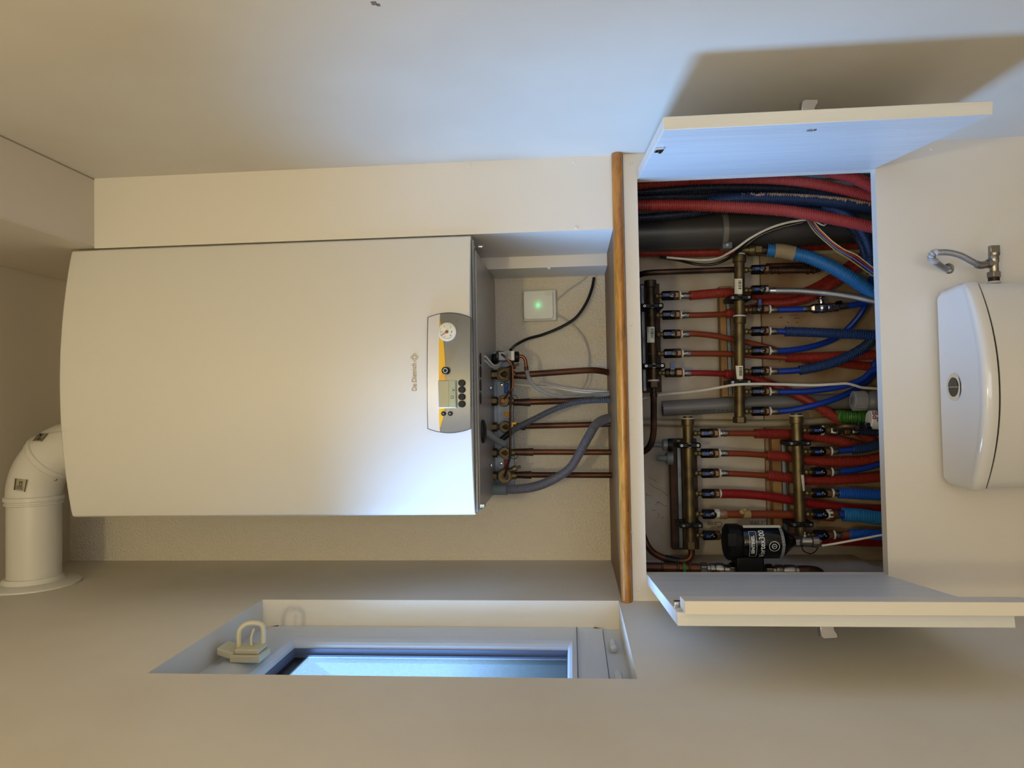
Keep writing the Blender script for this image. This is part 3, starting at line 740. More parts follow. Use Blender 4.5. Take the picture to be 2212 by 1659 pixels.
riser([(1108, 921, VY + .015), (1200, 919, VY + .02), tosh(916, VY + .02)], 'copper gas pipe partly hidden behind the dark corrugated hose', (1112, 1135))
riser([(1108, 976.5, VY), (1200, 976.5, VY), tosh(977, VY)], 'copper pipe under the plain stamped valve, crossed by the pale grey hose near the shelf', (1110, 1152))
riser([(1108, 1026, VY), (1200, 1026, VY), tosh(1026.5, VY)], 'copper pipe nearest the window wall, behind the pale grey hose', (1112, 1148))
# filling device, thin tubes
fd = thing('filling_device', tuple(PY(1090, 765, VY - .01)), 'grey filling device with black knob beside the octagonal valve', 'water fitting')
a = PY(1076, 780, VY - .02); b = PY(1109, 758, VY - .02)
MB().box(a.x, b.x, VY - .022, VY + .012, b.z, a.z).build('body', zinc, fd, bevel=.002)
MB().lathe(PY(1074, 770, VY - .0), (0, 0, -1), [(-.004, .006), (0, .0125), (.010, .0125), (.012, .009)], 22).build('brass_end', brass, fd)
a = PY(1104, 779, VY - .02); b = PY(1111, 758, VY - .02)
MB().box(a.x, b.x, VY - .0235, VY + .010, b.z, a.z).build('white_collar', whitec, fd, bevel=.001)
o_ = PY(1110, 771, VY - .005); MB().lathe(o_, (0, 0, -1), [(0, .0105), (.002, .0118), (.010, .0118), (.0115, .010)], 24).build('black_knob', black, fd)
a = PY(1079, 779, 0); q = PY(1096, 767, VY - .0225)
lb = MB().box(q.x - .006, q.x + .009, VY - .0226, VY - .0221, q.z - .007, q.z + .007).build('data_plate', mat('grey plate', (.58, .60, .60), .4), fd, smooth=False)
textobj('01', .008, ink, (q.x + .001, VY - .0229, q.z), lb)
MB().lathe(PY(1063, 775, VY + .01), (0, 0, -1), [(0, .010), (.004, .012), (.012, .010), (.013, .006)], 18).build('rubber_plug', black, fd)
def thin(name, pts, d, m, lab, cat, step=.004, grp=None, seg=10):
    o = plain(pts, d, step, seg).build(name, m); tag(o, lab, cat, grp); return o
Vt = VY - .022
thin('copper_tube', [(1084, 766, Vt - .006), (1089, 769, Vt - .014), (1097, 778, Vt - .014), (1105, 788, Vt - .012), (1107.5, 800, Vt - .01), (1107.5, 832, Vt - .01), (1105, 841, Vt - .01), (1097, 851, Vt - .006), (1089, 862, Vt)], 4.6, copperb, 'thin bent copper tube from the filling device to the valve beside the blue sticker', 'pipe')
thin('copper_tube', [(1109, 781, Vt - .004), (1104, 800, Vt), (1103.5, 850, Vt - .004), (1102, 910, Vt - .004), (1102, 970, Vt - .004), (1101, 990, Vt - .006), (1096, 1008, Vt - .008), (1090, 1030, Vt + .004)], 5.0, copperd, 'long thin copper tube running across all the service valves', 'pipe')
eh = thing('overflow_elbow', tuple(PY(1135, 775, VY)), 'small copper elbow leaving the black knob of the filling device', 'pipe')
plain([(1121, 770, VY - .006), (1128, 770, VY - .006), (1134, 776, VY - .006), (1136, 785, VY - .006), (1137, 800, VY - .006)], 7.2, .003).build('bend', copperb, eh)
plain([(1136.5, 792, VY - .006), (1138, 803, VY - .006)], 9.5, .003).build('sleeve', copperd, eh)
thin('clear_hose', [(1138, 801, VY - .008), (1142, 816, VY - .01), (1150, 829, VY - .01), (1166, 842, VY - .01), (1190, 853, VY - .005), (1220, 857.5, VY), (1260, 856, VY + .01), (1290, 852, VY + .02), (tosh(850, VY + .025))], 9.5, clearm, 'clear plastic hose curving from the small copper elbow down to the shelf', 'hose')
# drain hoses
dh = thing('corrugated_hose', tuple(PY(1150, 905, .2)), 'thin dark grey corrugated hose crossing the gas pipe', 'hose')
ribbed([(1100, 935, .225), (1112, 927, .215), (1130, 917, .208), (1160, 902, .205), (1200, 883, .205), (1240, 870, .207), (1280, 865, .209), (tosh(864, .21)[0], 864, .21)], 14, 4.0, .24).build('tube', greyhd, dh)
plain([(1081, 951, .215), (1090, 944, .22), (1103, 934, .222)], 12, .004).build('smooth_end', black, dh)
gh = thing('corrugated_hose', tuple(PY(1150, 1050, .2)), 'thick pale grey corrugated hose crossing the two copper pipes nearest the window wall', 'hose')
ribbed([(1094, 1057, .21), (1120, 1056.5, .20), (1160, 1050, .185), (1200, 1033, .175), (1232, 1010, .175), (1252, 978, .18), (1270, 945, .19), (1285, 920, .205), (1300, 908, .22), (tosh(902, .235)[0], 902, .235)], 20, 3.2, .18).build('tube', greyh, gh)
plain([(1056, 1058, .215), (1075, 1058, .213), (1095, 1058, .21)], 22.5, .01, 24).build('rubber_collar', greys, gh)
ts = thing('trap_outlet', tuple(PY(1070, 945, .12)), 'translucent grey outlet sleeve slanting down from the black grommet', 'pipe')
plain([(1046, 935, .09), (1058, 940, .12), (1075, 952, .165), (1087, 958, .190)], 15, .004, 24).build('sleeve', rubberp, ts)
plain([(1087, 958, .190), (1093, 962, .203)], 12, .003, 20).build('inner_pipe', greys, ts)
# cables
thin('power_cable', [(1283, 600, .335), (1278, 625, .325), (1266, 655, .32), (1245, 685, .32), (1215, 705, .32), (1175, 722, .315), (1140, 732, .30), (1115, 745, .28), (1103, 756, .25)], 6.5, blackc, 'black cable curving from the boxed corner to the filling device', 'cable')
thin('grey_cable', [(1202, 678, .338), (1235, 700, .337), (1260, 728, .335), (1271, 760, .334), (1272, 790, .325), (1268, 820, .30), (1255, 840, .29), (1228, 842, .28), (1190, 833, .28), (1165, 825, .285)], 3.6, greyc, 'thin grey cable looping from the white wall box down behind the copper pipe', 'cable')
thin('grey_cable', [(1199, 650, .338), (1230, 625, .338), (1258, 606, .338), (1268, 597, .338)], 3.0, greyc, 'short thin grey cable from the white wall box to the boxed corner', 'cable')
thin('white_wire', [(1041, 770, .10), (1050, 771, .11), (1060, 783, .13), (1068, 790, .15), (1077, 788, .19), (1082, 782, .22)], 4.2, whitec, 'white wire leaving the boiler slot and looping to the rubber plug, upper of the pair', 'cable')
thin('white_wire', [(1041, 775, .10), (1052, 783, .12), (1062, 792, .15), (1072, 794, .18), (1079, 788, .21)], 4.2, whitec, 'white wire leaving the boiler slot and looping to the rubber plug, lower of the pair', 'cable')
thin('white_cable', [(1112, 830, .27), (1150, 834, .28), (1200, 838, .28), (1250, 846, .27), tosh(852, .26)], 3.6, whitec, 'white cable running straight down to the shelf behind the clear hose', 'cable')
thin('white_cable', [(1150, 826, .28), (1200, 834, .285), (1250, 842, .28), tosh(846, .27)], 3.0, whitec, 'thinner white cable beside the clear hose ending at the shelf', 'cable')
# wall receiver
rc_ = thing('wireless_receiver', tuple(PY(1165, 658, .335)), 'square white wall box with a green light behind the boiler pipes', 'receiver')
a = PY(1130.5, 694, .329); b = PY(1201, 624.5, .329)
MB().box(a.x, b.x, .330, YB - .0005, b.z, a.z).build('back_box', white_pl, rc_, bevel=.003)
a = PY(1132, 690, .321); b = PY(1194, 627, .321)
mb = MB(); nn_ = 8; pts_ = []
cxx, czz = (a.x + b.x) / 2, (a.z + b.z) / 2; hw_, hh_ = (b.x - a.x) / 2, (a.z - b.z) / 2
for k in range(32):
    t = 2 * math.pi * k / 32; cs, sn = math.cos(t), math.sin(t); e_ = .16
    pts_.append((cxx + hw_ * math.copysign(abs(cs) ** e_, cs), .321, czz + hh_ * math.copysign(abs(sn) ** e_, sn)))
cv = MB().prism(pts_, (0, .009, 0)).build('cover', white_pl, rc_, bevel=.001, ang=25)
q = PY(1162, 658, .3205); MB().lathe(q, (0, 1, 0), [(0, .0012), (.0006, .0018)], 16).build('status_light', led_m, rc_)
q = PY(1185, 633, .3207); MB().box(q.x - .0058, q.x + .0058, .3206, .3211, q.z - .0085, q.z + .0085).build('sticker', labelm, rc_, smooth=False)
Lg = bpy.data.lights.new('status glow', 'POINT'); Lg.energy = .002; Lg.color = (.1, 1, .35); Lg.shadow_soft_size = .002
lo = bpy.data.objects.new('status_glow', Lg); COL.objects.link(lo); lo.location = PY(1162, 658, .314)

# ------------------------------------------------------------------ toilet cistern
ct = thing('toilet_cistern', (-.035, -.08, .3), 'white ceramic toilet cistern below the cupboard with a round chrome flush button', 'cistern')
LZ = .7720; LX0, LX1 = -.2045, .1395; lc = (LX0 + LX1) / 2
def outline(inset=0, grow=0, yb=-.012):
    P = [(LX1 - inset - .006, yb)]
    P += [(LX1 - inset - .001, -.012 - .012), (LX1 - inset + .0015 + grow, -.085)]
    n = 22
    for k in range(n + 1):
        t = k / n; X = (LX1 - inset - .001) + (LX0 - LX1 + 2 * inset + .002) * t
        Y = -.100 - (.049 + grow) * (1 - abs(2 * t - 1) ** 2.1) + inset
        P.append((X, Y))
    P += [(LX0 + inset - .0015 - grow, -.085), (LX0 + inset + .001, -.024), (LX0 + inset + .006, yb)]
    return P
def loft(secs, name, m, par, ang=40):
    mb = MB(); n = len(secs[0][1])
    for z, P in secs:
        for (X, Y) in P: mb.v.append(Vector((X, Y, z(X, Y) if callable(z) else z)))
    for j in range(len(secs) - 1):
        for i in range(n): i2 = (i + 1) % n; mb.f.append((j * n + i, j * n + i2, (j + 1) * n + i2, (j + 1) * n + i))
    mb.f.append(tuple(range(n))[::-1]); mb.f.append(tuple((len(secs) - 1) * n + i for i in range(n)))
    return mb.build(name, m, par, ang=ang)
loft([(.7495, outline(.003)), (.7505, outline(.0005)), (.757, outline(0)), (.765, outline(.001)), (.7695, outline(.004)), (.7715, outline(.009)), (.772, outline(.014))], 'lid', ceram, ct, 60)
loft([(.36, outline(.03)), (.50, outline(.012)), (.70, outline(.004)), (.7462, outline(.003))], 'tank', ceram, ct, 60)
loft([(.7462, outline(.0045)), (.7496, outline(.0045))], 'lid_joint', dk, ct, 60)
def pan(z, a, b, yc):
    return (z, [(lc + a * math.cos(2 * math.pi * k / 32), yc + b * math.sin(2 * math.pi * k / 32)) for k in range(32)])
loft([pan(.001, .11, .20, -.24), pan(.10, .10, .19, -.24), pan(.28, .14, .27, -.30), pan(.38, .178, .30, -.32), pan(.40, .18, .30, -.32)], 'pan', ceram, ct, 60)
fb = PZ(2062, 836, LZ)
b_ = MB().lathe((fb.x, fb.y, LZ - .001), (0, 0, 1), [(0, .0236), (.0022, .0236), (.003, .0215), (.003, .0166), (.0012, .0162)], 36).build('button_rim', chrome, ct)
for sgn, nm, off_ in ((1, 'large', 0), (-1, 'small', 0)):
    P = [(fb.x + sgn * .0004, fb.y - .0156)] + [(fb.x + sgn * max(.0004, .0158 * math.cos(t)), fb.y + .0158 * math.sin(t)) for t in [(-math.pi / 2 + math.pi * k / 14) for k in range(1, 14)]] + [(fb.x + sgn * .0004, fb.y + .0156)]
    MB().prism([(x_, y_, LZ + (.0014 if sgn > 0 else .0004)) for x_, y_ in P], (0, 0, .0014)).build('push_half', mat('chrome with painted dark reflection', (.30, .31, .32), .15, 1.) if sgn > 0 else blackg, b_, smooth=False, bevel=.0003)  # large half's colour darkened to stand in for the dark room it reflects
# stop valve and braided hose
SY = -.055
sv = thing('stop_valve', tuple(PY(2147, 580, SY)), 'small brass and chrome stop valve on the side of the cistern', 'valve')
s = mpp(SY)
o = PY(2147, 611, SY); dX = Vector((1, 0, 0))
MB().lathe(o + Vector((-.001, 0, 0)), dX, [(0, 12 * s), (.0015, 13 * s), (.0035, 11 * s)], 20).build('plastic_washer', whiter, sv)
MB().lathe(PY(2147, 607, SY), dX, [(0, 10.5 * s), (.008, 10.5 * s)], 20).build('threaded_tail', copperd, sv)
MB().lathe(PY(2147, 600, SY), dX, [(0, 12.5 * s), (.001, 14 * s), (.009, 14 * s), (.010, 12 * s)], 6).build('nut', steel, sv, smooth=False, bevel=.0008)
mb = MB().lathe(PY(2147.5, 588, SY), dX, [(0, 8.5 * s), (.015, 8.5 * s), (.017, 10 * s), (.026, 10 * s), (.031, 8 * s)], 22)
mb.tube([PY(2146, 568, SY), PY(2133, 570, SY)], 9.5 * s, 18)
mb.build('body', steel, sv)
a = PY(2147.5, 552, SY)
MB().lathe(a, dX, [(-.001, 10.5 * s), (.005, 11 * s), (.0055, 9 * s)], 20).obox(a + Vector((.011, 0, 0)), Vector((1, 0, 0)), Vector((0, 1, 0)), UPZ, .012, .009, 19 * s).build('tap_handle', steel, sv, bevel=.001)
bh = thing('braided_hose', tuple(PY(2060, 545, -.03)), 'braided steel hose looping from the hole in the panel to the stop valve', 'hose')
plain([(2048, 584, .012), (2040, 579, -.012), (2027, 571, -.03), (2014, 561, -.042), (2012, 552, -.048), (2019, 545.5, -.052), (2030, 545, -.055), (2050, 545.5, -.058), (2075, 552, -.06), (2098, 564, -.06), (2112, 571.5, -.058), (2118, 573, -.057)], 12.5, .003, 18).build('braid', braid, bh)
plain([(2021, 565, -.0365), (2015, 562, -.0415), (2012.2, 556, -.0465), (2013.5, 550.3, -.0495), (2019, 545.5, -.052), (2026, 544.8, -.054)], 13.8, .002, 18).build('hose_label', mat('grey hose label', (.70, .70, .72), .6), bh)
lbp = smooth_path(px([(2021, 565, -.0365), (2015, 562, -.0415), (2012.2, 556, -.0465), (2013.5, 550.3, -.0495), (2019, 545.5, -.052), (2026, 544.8, -.054)]), .0013)
for t_ in range(7):
    k = int(len(lbp) * (.46 + .055 * t_))
    MB().torus(lbp[k], lbp[k + 1] - lbp[k - 1], 6.95 * mpp(-.05), .0003, 20, 5).build('label_line', ink, bh)
plain([(2110, 571, -.058), (2118, 573, -.057), (2127, 571.5, -.056), (2133, 570, SY)], 15.5, .003, 18).build('ferrule', steel, bh)
plain([(2049.5, 585, .006), (2045, 582, -.001)], 13.5, .002, 18).build('ferrule', chrome, bh)
MB().lathe(PY(2050, 580, .035), (0, 1, 0), [(0, .02), (.002, .02)], 24).build('hole_shade_disc', dk, fr)  # black disc added behind the hole; its shade is put into the colour
#CUPBOARD
# ------------------------------------------------------------------ inside the cupboard: backing and boards
MY = .25
def pbox(x0, x1, y0, y1, Y0, Y1, name, m, parent=None, bevel=0, smooth=False):   # box from a photo rectangle measured at its front face Y0
    a = PY(x0, (y0 + y1) / 2, Y0); b = PY(x1, (y0 + y1) / 2, Y0); c = PY((x0 + x1) / 2, y0, Y0); d = PY((x0 + x1) / 2, y1, Y0)
    return MB().box(d.x, c.x, Y0, Y1, b.z, a.z).build(name, m, parent, smooth=smooth, bevel=bevel)
t = pbox(1651, 1925, 548, 1180, .333, YB - .0004, 'backing_board', tan_m)
tag(t, 'stained tan fibreboard sheet behind the lower pipes on the cupboard back', 'board')
for (x, y, w_, h_) in ((1687, 686, 9, 2.5), (1715, 681, 20, 1.6), (1721, 687, 15, 2.2), (1702, 696, 5, 2), (1722, 696, 5, 2), (1760, 732, 9, 1.5), (1684, 781, 2, 5)):
    q = PY(x, y, .3325); s_ = mpp(.33); MB().lathe(q, (0, 1, 0), [(0, .5), (.0004, .5)], 16).build('rust_mark', rust, t)
    o = t.children[-1]; o.data.transform(Matrix.Translation(q) @ Matrix.Diagonal((h_ * s_, 1, w_ * s_, 1)) @ Matrix.Translation(-q))
def board(x0, x1, y0, y1, lab, m, rail=None, Y0=.305, Yb=.333, nm='mounting_batten'):
    c_ = PY((x0 + x1) / 2, (y0 + y1) / 2, Y0)
    r = thing(nm, tuple(c_), lab, 'batten')
    pbox(x0, x1, y0, y1, Y0, Yb, 'timber', m, r, bevel=.001)
    if rail: pbox(rail[0], rail[1], y0 + 3, y1 - 3, Y0 - .012, Y0 - .0005, 'rail', zinc, r, bevel=.0008)
    return r
board(1380, 1427, 613, 848, 'dark batten carrying the short manifold just under the shelf', dkwood, (1387, 1394))
board(1557, 1584, 618, 857, 'light timber batten carrying the long manifold with eight outlets', pine_m, (1572, 1579))
board(1450, 1508, 948, 1187, 'brown batten carrying the manifold beside the black filter head', dkwood, (1465, 1473))
board(1670, 1702, 948, 1172, 'pale timber batten carrying the lowest manifold above the cupboard bottom', pine_m, (1692, 1699), Yb=.3328)

# ------------------------------------------------------------------ parts kit
ZD = Vector((0, 0, -1))
def make_valve():
    r = thing('isolating_valve', (0, 0, 0), 'x', 'valve', 'black quarter-turn valves on the manifolds')
    MB().sphere((0, 0, -.0055), .0066, 16, 10, (1, 1, .9)).lathe((0, 0, -.010), (0, 0, -1), [(0, .0050), (.004, .0050), (.004, .0062), (.008, .0062)], 16).build('stub', brass, r)
    MB().lathe((0, 0, -.0155), (0, 0, -1), [(0, .0088), (.0015, .0108), (.024, .0108), (.028, .0085), (.030, .0072), (.032, .0072)], 8).build('body', black, r, smooth=False, bevel=.0012)
    MB().obox((0, -.0112, -.026), Vector((1, 0, 0)), Vector((0, 1, 0)), UPZ, .0085, .0045, .022).lathe((0, -.0095, -.037), (0, -1, 0), [(0, .0072), (.0045, .0070), (.005, .0055)], 18).build('lever', blackg, r, bevel=.0008)
    MB().obox((0, -.0137, -.0255), Vector((1, 0, 0)), Vector((0, 1, 0)), UPZ, .0052, .0006, .0095).build('colour_tab', bluei, r, smooth=False)
    MB().sphere((0, -.0148, -.037), .0022, 12, 6).build('screw', screwh, r)
    return r
def make_lever_valve():      # lever turned across
    r = thing('isolating_valve', (0, 0, 0), 'x', 'valve', 'black quarter-turn valves on the manifolds')
    MB().sphere((0, 0, -.0055), .0066, 16, 10, (1, 1, .9)).lathe((0, 0, -.010), (0, 0, -1), [(0, .0050), (.004, .0050), (.004, .0062), (.008, .0062)], 16).build('stub', brass, r)
    MB().lathe((0, 0, -.0155), (0, 0, -1), [(0, .0088), (.0015, .0105), (.024, .0105), (.028, .0085), (.030, .0072), (.032, .0072)], 8).build('body', brasst, r, smooth=False, bevel=.0012)
    MB().obox((.010, -.0112, -.031), Vector((1, 0, 0)), Vector((0, 1, 0)), UPZ, .024, .0045, .0095).lathe((0, -.0095, -.031), (0, -1, 0), [(0, .0072), (.0045, .0070), (.005, .0055)], 18).build('lever', blackg, r, bevel=.0008)
    MB().obox((.014, -.0137, -.031), Vector((1, 0, 0)), Vector((0, 1, 0)), UPZ, .0110, .0006, .0052).build('colour_tab', bluei, r, smooth=False)
    MB().sphere((0, -.0148, -.031), .0022, 12, 6).build('screw', screwh, r)
    return r
def make_nut(m, ring=True):
    r = thing('compression_nut', (0, 0, 0), 'x', 'nut', 'hexagonal nuts joining pipes to the valves')
    MB().lathe((0, 0, 0), (0, 0, -1), [(0, .0088), (.001, .0105), (.0125, .0105), (.014, .0088)], 6).build('hexagon', m, r, smooth=False, bevel=.0009)
    if ring: MB().lathe((0, 0, -.0140), (0, 0, -1), [(0, .0080), (.001, .0092), (.0032, .0092), (.004, .0080)], 20).build('nylon_ring', whiter, r)
    return r
ORD = ['first', 'second', 'third', 'fourth', 'fifth', 'sixth', 'seventh', 'eighth']
first = {}
def place(kind, maker, pos, label, key):
    if key not in first:
        first[key] = maker(); o = first[key]
    else: o = copy_tree(first[key])
    o.location = pos; o['label'] = label; return o
def outlets(man, xs0, ys, nutx, levers=(), nutm=None, Y=MY, skipnut=(), noring=()):
    """xs0: photo x of the bar surface at first and last outlet"""
    n = len(ys)
    for i, yv in enumerate(ys):
        x0 = xs0[0] + (xs0[1] - xs0[0]) * i / (n - 1)
        q = PY(x0, yv, Y); lv = i in levers
        place('valve', make_lever_valve if lv else make_valve, q, ('black valve with its lever turned sideways, ' if lv else 'black valve with blue tab, ') + ORD[i] + ' outlet of ' + man + ('' if lv else ' from the drain pipe' if n in (5, 8) else ' from the beige conduit'), 'lv' if lv else 'v')
        if i in skipnut: continue
        qn = Vector((q.x, Y, PY(nutx + x0 - xs0[0], yv, Y).z))
        m_ = (nutm or {}).get(i, brassn); rg = i not in noring
        place('nut', (lambda m_=m_, rg=rg: make_nut(m_, rg)), qn, {'nut brass': 'brown brass', 'brushed steel': 'bright steel', 'masking tape': 'tape wrapped', 'ptfe tape': 'white taped'}.get(m_.name, 'brass') + ' nut under the ' + ORD[i] + ' outlet of ' + man, 'n' + m_.name + str(rg))
N1, N2, N3, N4 = 'the shelf-side manifold', 'the eight-outlet manifold', 'the filter-side manifold', 'the lowest manifold'
def manifold(label, top, bot, d, m, segs, Y=MY):
    """a horizontal bar; photo y runs along it. segs: (y0, y1, extra diameter)"""
    a = PY(top[0], top[1], Y); b = PY(bot[0], bot[1], Y); r = thing('manifold', tuple((a + b) / 2), label, 'manifold')
    s = mpp(Y); L = (b - a).length; MB().tube([a, b], d / 2 * s, 24).build('bar', m, r)
    for (y0, y1, dd, kind) in segs:
        t0 = (y0 - top[1]) / (bot[1] - top[1]); t1 = (y1 - top[1]) / (bot[1] - top[1]); p = a.lerp(b, t0); L_ = (a.lerp(b, t1) - p).length
        if kind == 'hex': MB().lathe(p, b - a, [(0, dd / 2 * s * .9), (.001, dd / 2 * s), (L_ - .001, dd / 2 * s), (L_, dd / 2 * s * .9)], 6).build('hex_plug', m, r, smooth=False, bevel=.0006)
        elif kind == 'ring': MB().lathe(p, b - a, [(0, dd / 2 * s), (L_, dd / 2 * s)], 24).build('seal_ring', whitetape, r)
        else: MB().lathe(p, b - a, [(0, dd / 2 * s * .92), (.001, dd / 2 * s), (L_ - .001, dd / 2 * s), (L_, dd / 2 * s * .9)], 24).build('collar', m, r)
    return r
m1 = manifold('short dark brass shelf-side manifold directly under the shelf edge', (1404.5, 606), (1412, 838), 20, brasst, ((606, 622, 26, 'c'), (820, 824, 24, 'ring'), (824, 838, 27, 'hex')))
m2 = manifold('long brass manifold with eight outlets in the middle of the cupboard', (1597, 550), (1597.5, 914), 22, brass, ((548, 551, 25, 'ring'), (552, 568, 28, 'c'), (682, 685, 27, 'ring'), (685, 700, 27, 'c'), (900, 914, 28, 'hex')))
m3 = manifold('brass filter-side manifold whose last outlet ends behind the black filter', (1485.5, 903), (1492, 1186), 22, brass, ((899, 903, 20, 'c'), (903, 905, 27, 'ring'), (905, 919, 27, 'c'), (1169, 1186, 27, 'hex')))
m4 = manifold('brass manifold lowest in the cupboard beside the green conduit', (1720, 898), (1730, 1170), 23, brass, ((893, 897, 22, 'c'), (897, 899, 28, 'ring'), (899, 915, 28, 'c')))
outlets(N1, (1413.5, 1420), [639.7, 681.4, 722.8, 764.3, 806], 1453, levers=(4,))
outlets(N2, (1606.5, 1607.5), [583.5, 627.5, 669.5, 716.5, 759, 802.5, 846.5, 889], 1646, levers=(2,), nutm={1: steel}, noring=(0, 1))
outlets(N3, (1497, 1502), [936, 979.5, 1022.5, 1066.5, 1110.5, 1156.5], 1537, nutm={4: whitetape}, noring=(4,))
outlets(N4, (1733, 1741), [929.5, 975.5, 1020, 1065.5, 1111, 1155.5], 1777, nutm={4: whitetape}, skipnut=(0,), noring=(4,))
# fitting and dark pipe at the end of the short manifold
ap = thing('adaptor_fitting', tuple(PY(1411.5, 848, MY)), 'brass adaptor between the short manifold and the dark copper bend', 'pipe fitting')
a = PY(1412, 838, MY); b = PY(1412, 858, MY); s = mpp(MY)
MB().lathe(a, b - a, [(0, 6.5 * s), (.004, 6.5 * s), (.004, 5.5 * s), (.010, 5.5 * s), (.011, 7.5 * s), (.019, 8 * s), (.0195, 6.8 * s)], 20).build('body', brasst, ap)
# manifold clamps
def make_clamp():
    r = thing('pipe_clamp', (0, 0, 0), 'x', 'clamp', 'black clamps holding the manifolds')
    MB().box(-.0055, .0055, -.016, .045, -.024, .024).build('strap', black, r, bevel=.0025)
    MB().lathe((0, -.015, 0), (0, -1, 0), [(0, .0055), (.001, .0055)], 8).build('bridge', blackg, r)
    for z in (-.0175, .0165):
        MB().torus((0, -.0168, z), (0, 1, 0), .0022, .0007, 18, 6).sphere((0, -.0165, z), .0012, 8, 5).build('screw', screwh, r)
    return r
for (x, y, l_) in ((1407.5, 662.5, 'black clamp on the short manifold between its first and second outlets'), (1411, 791, 'black clamp on the short manifold between its fourth and fifth outlets'),
                   (1596, 645, 'black clamp on the long manifold just below its barcode label'), (1596, 826, 'black clamp on the long manifold crossed by the white cable'),
                   (1487, 961.5, 'black clamp holding the manifold above the filter, beside the barbed hose tail'), (1491, 1133, 'black clamp holding the manifold above the filter, nearest the filter head'),
                   (1722, 957, 'black clamp holding the lowest manifold, nearest the brass elbow'), (1728, 1131, 'black clamp holding the lowest manifold, beside the cone end of the filter')):
    q = PY(x, y, MY); place('clamp', make_clamp, q, l_, 'clamp')
# paper labels on the bars
def barlabel(man, x0, x1, y0, y1, off, tex, lab, torn=False):
    bar = [c for c in man.children if c.name.startswith('bar')][0]
    sl = (bar.data, )
    st = snap_grid(bar, ((x0, y0), (x1, y0), (x1, y1), (x0 + (3 if torn else 0), y1)), .0006, 8, 8).build('barcode_label', labelm, bar)
    if torn: st.name = 'torn_label'
    k = y0 + (y1 - y0) * .12
    while k < y0 + (y1 - y0) * .72:
        w_ = random.choice((1, 1.4, 2.2)); xm = x0 + (x1 - x0) * .5
        snap_grid(bar, ((xm, k), (x1 - 1.5, k), (x1 - 1.5, k + w_), (xm, k + w_)), .0009, 3, 1).build('barcode', ink, st); k += w_ + random.choice((1, 1.4))
    return st
barlabel(m1, 1398, 1413.5, 706, 740, 0, '', '')
barlabel(m2, 1587, 1603, 602, 635, 0, '', '')
barlabel(m2, 1589, 1604.5, 790, 819, 0, '', '', True)
snap_grid([c for c in m4.children if c.name.startswith('bar')][0], ((1730, 1026), (1736, 1026), (1738, 1061), (1734, 1060)), .0006, 3, 6).build('torn_label', labelm, [c for c in m4.children if c.name.startswith('bar')][0])
# hand-written figures on the bars
for (bar_, x, y, s_) in ((m2, 1590, 583, '8'), (m2, 1589, 716, '5'), (m2, 1589, 759, '4'), (m1, 1404, 681, '7'), (m1, 1405, 764, '2'), (m2, 1590, 846, '2'), (m2, 1589, 893, '1')):
    q = PY(x, y, MY - .0118); textobj(s_, .010, ink, q, bar_, name='pencilled_figure')

# ------------------------------------------------------------------ heating pipes
def run(name, label, cat, bare=None, dpx=12.5, m=redp, sleeve=None, con=None, cd=20, cm=redc, pitch=4.2, group=None, cdepth=.14, sd=13.5, sm=steel):
    for l_ in (con, bare if not con else None):
        if l_ and l_[-1][0] > 1885: l_.append((l_[-1][0] + 130, l_[-1][1] - 2, l_[-1][2]))
    p = (bare or con)[0]
    r = thing(name, tuple(PY(*p)), label, cat, group)
    if sleeve:
        a = PY(sleeve[0], sleeve[2], sleeve[4] if len(sleeve) > 4 else MY); b = PY(sleeve[1], sleeve[3], sleeve[4] if len(sleeve) > 4 else MY); s = mpp(MY); d = b - a; L = d.length
        mb = MB().lathe(a, d, [(0, sd / 2 * s * .9), (.001, sd / 2 * s), (L * .3, sd / 2 * s), (L * .33, sd / 2 * s * .93), (L * .36, sd / 2 * s), (L - .001, sd / 2 * s), (L, sd / 2 * s * .93)], 18)
        for t in (.25, .5, .75):
            c_ = a + d * t + Vector((.001 if t != .5 else -.001, -sd / 2 * s * .93, 0)); mb.sphere(c_, .0013, 8, 5)
        mb.build('crimp_sleeve', sm, r)
    if bare: plain(bare, dpx, .006, 16).build('tube', m, r)
    if con:
        ribbed(con, cd, pitch, cdepth).build('conduit', cm, r)
        if bare and cd > 17:      # open lip of the conduit
            Pp = smooth_path(px(con[:2]), .004); rr = cd / 2 * mpp(con[0][2]); MB().torus(Pp[0], Pp[1] - Pp[0], rr * .93, rr * .10, 24, 6).build('conduit_lip', cm, r)
    return r
G1 = 'red tubes below the short manifold'
ys = [639.7, 681.4, 722.8, 764.3, 806]
B = .287; Bk = .298
run('heating_pipe', 'red tube sleeved almost fully in conduit, below the first outlet of ' + N1, 'pipe', [(1472, 639, MY), (1495, 638.5, MY + .002)], sleeve=(1470, 1488, 639.5, 639), con=[(1491, 638.5, MY + .002), (1530, 635, .262), (1570, 632.5, .282), (1620, 636, B), (1660, 640, .300), (1710, 640, .306), (1760, 622, .312), (1800, 598, .315), (1840, 570, .315), (1870, 548, .31), (1895, 525, .30)], cd=20)
run('heating_pipe', 'red tube entering a short conduit end, below the second outlet of ' + N1, 'pipe', [(1472, 681.5, MY), (1520, 680.5, .262), (1572, 678.5, .285)], sleeve=(1471, 1488, 681.5, 681), con=[(1569, 678.5, .284), (1620, 668, .285), (1655, 657, .282), (1700, 654, .281), (1740, 645, .279), (1780, 626, .278), (1815, 600, .277), (1850, 578, .279), (1885, 560, .285)], cd=20)
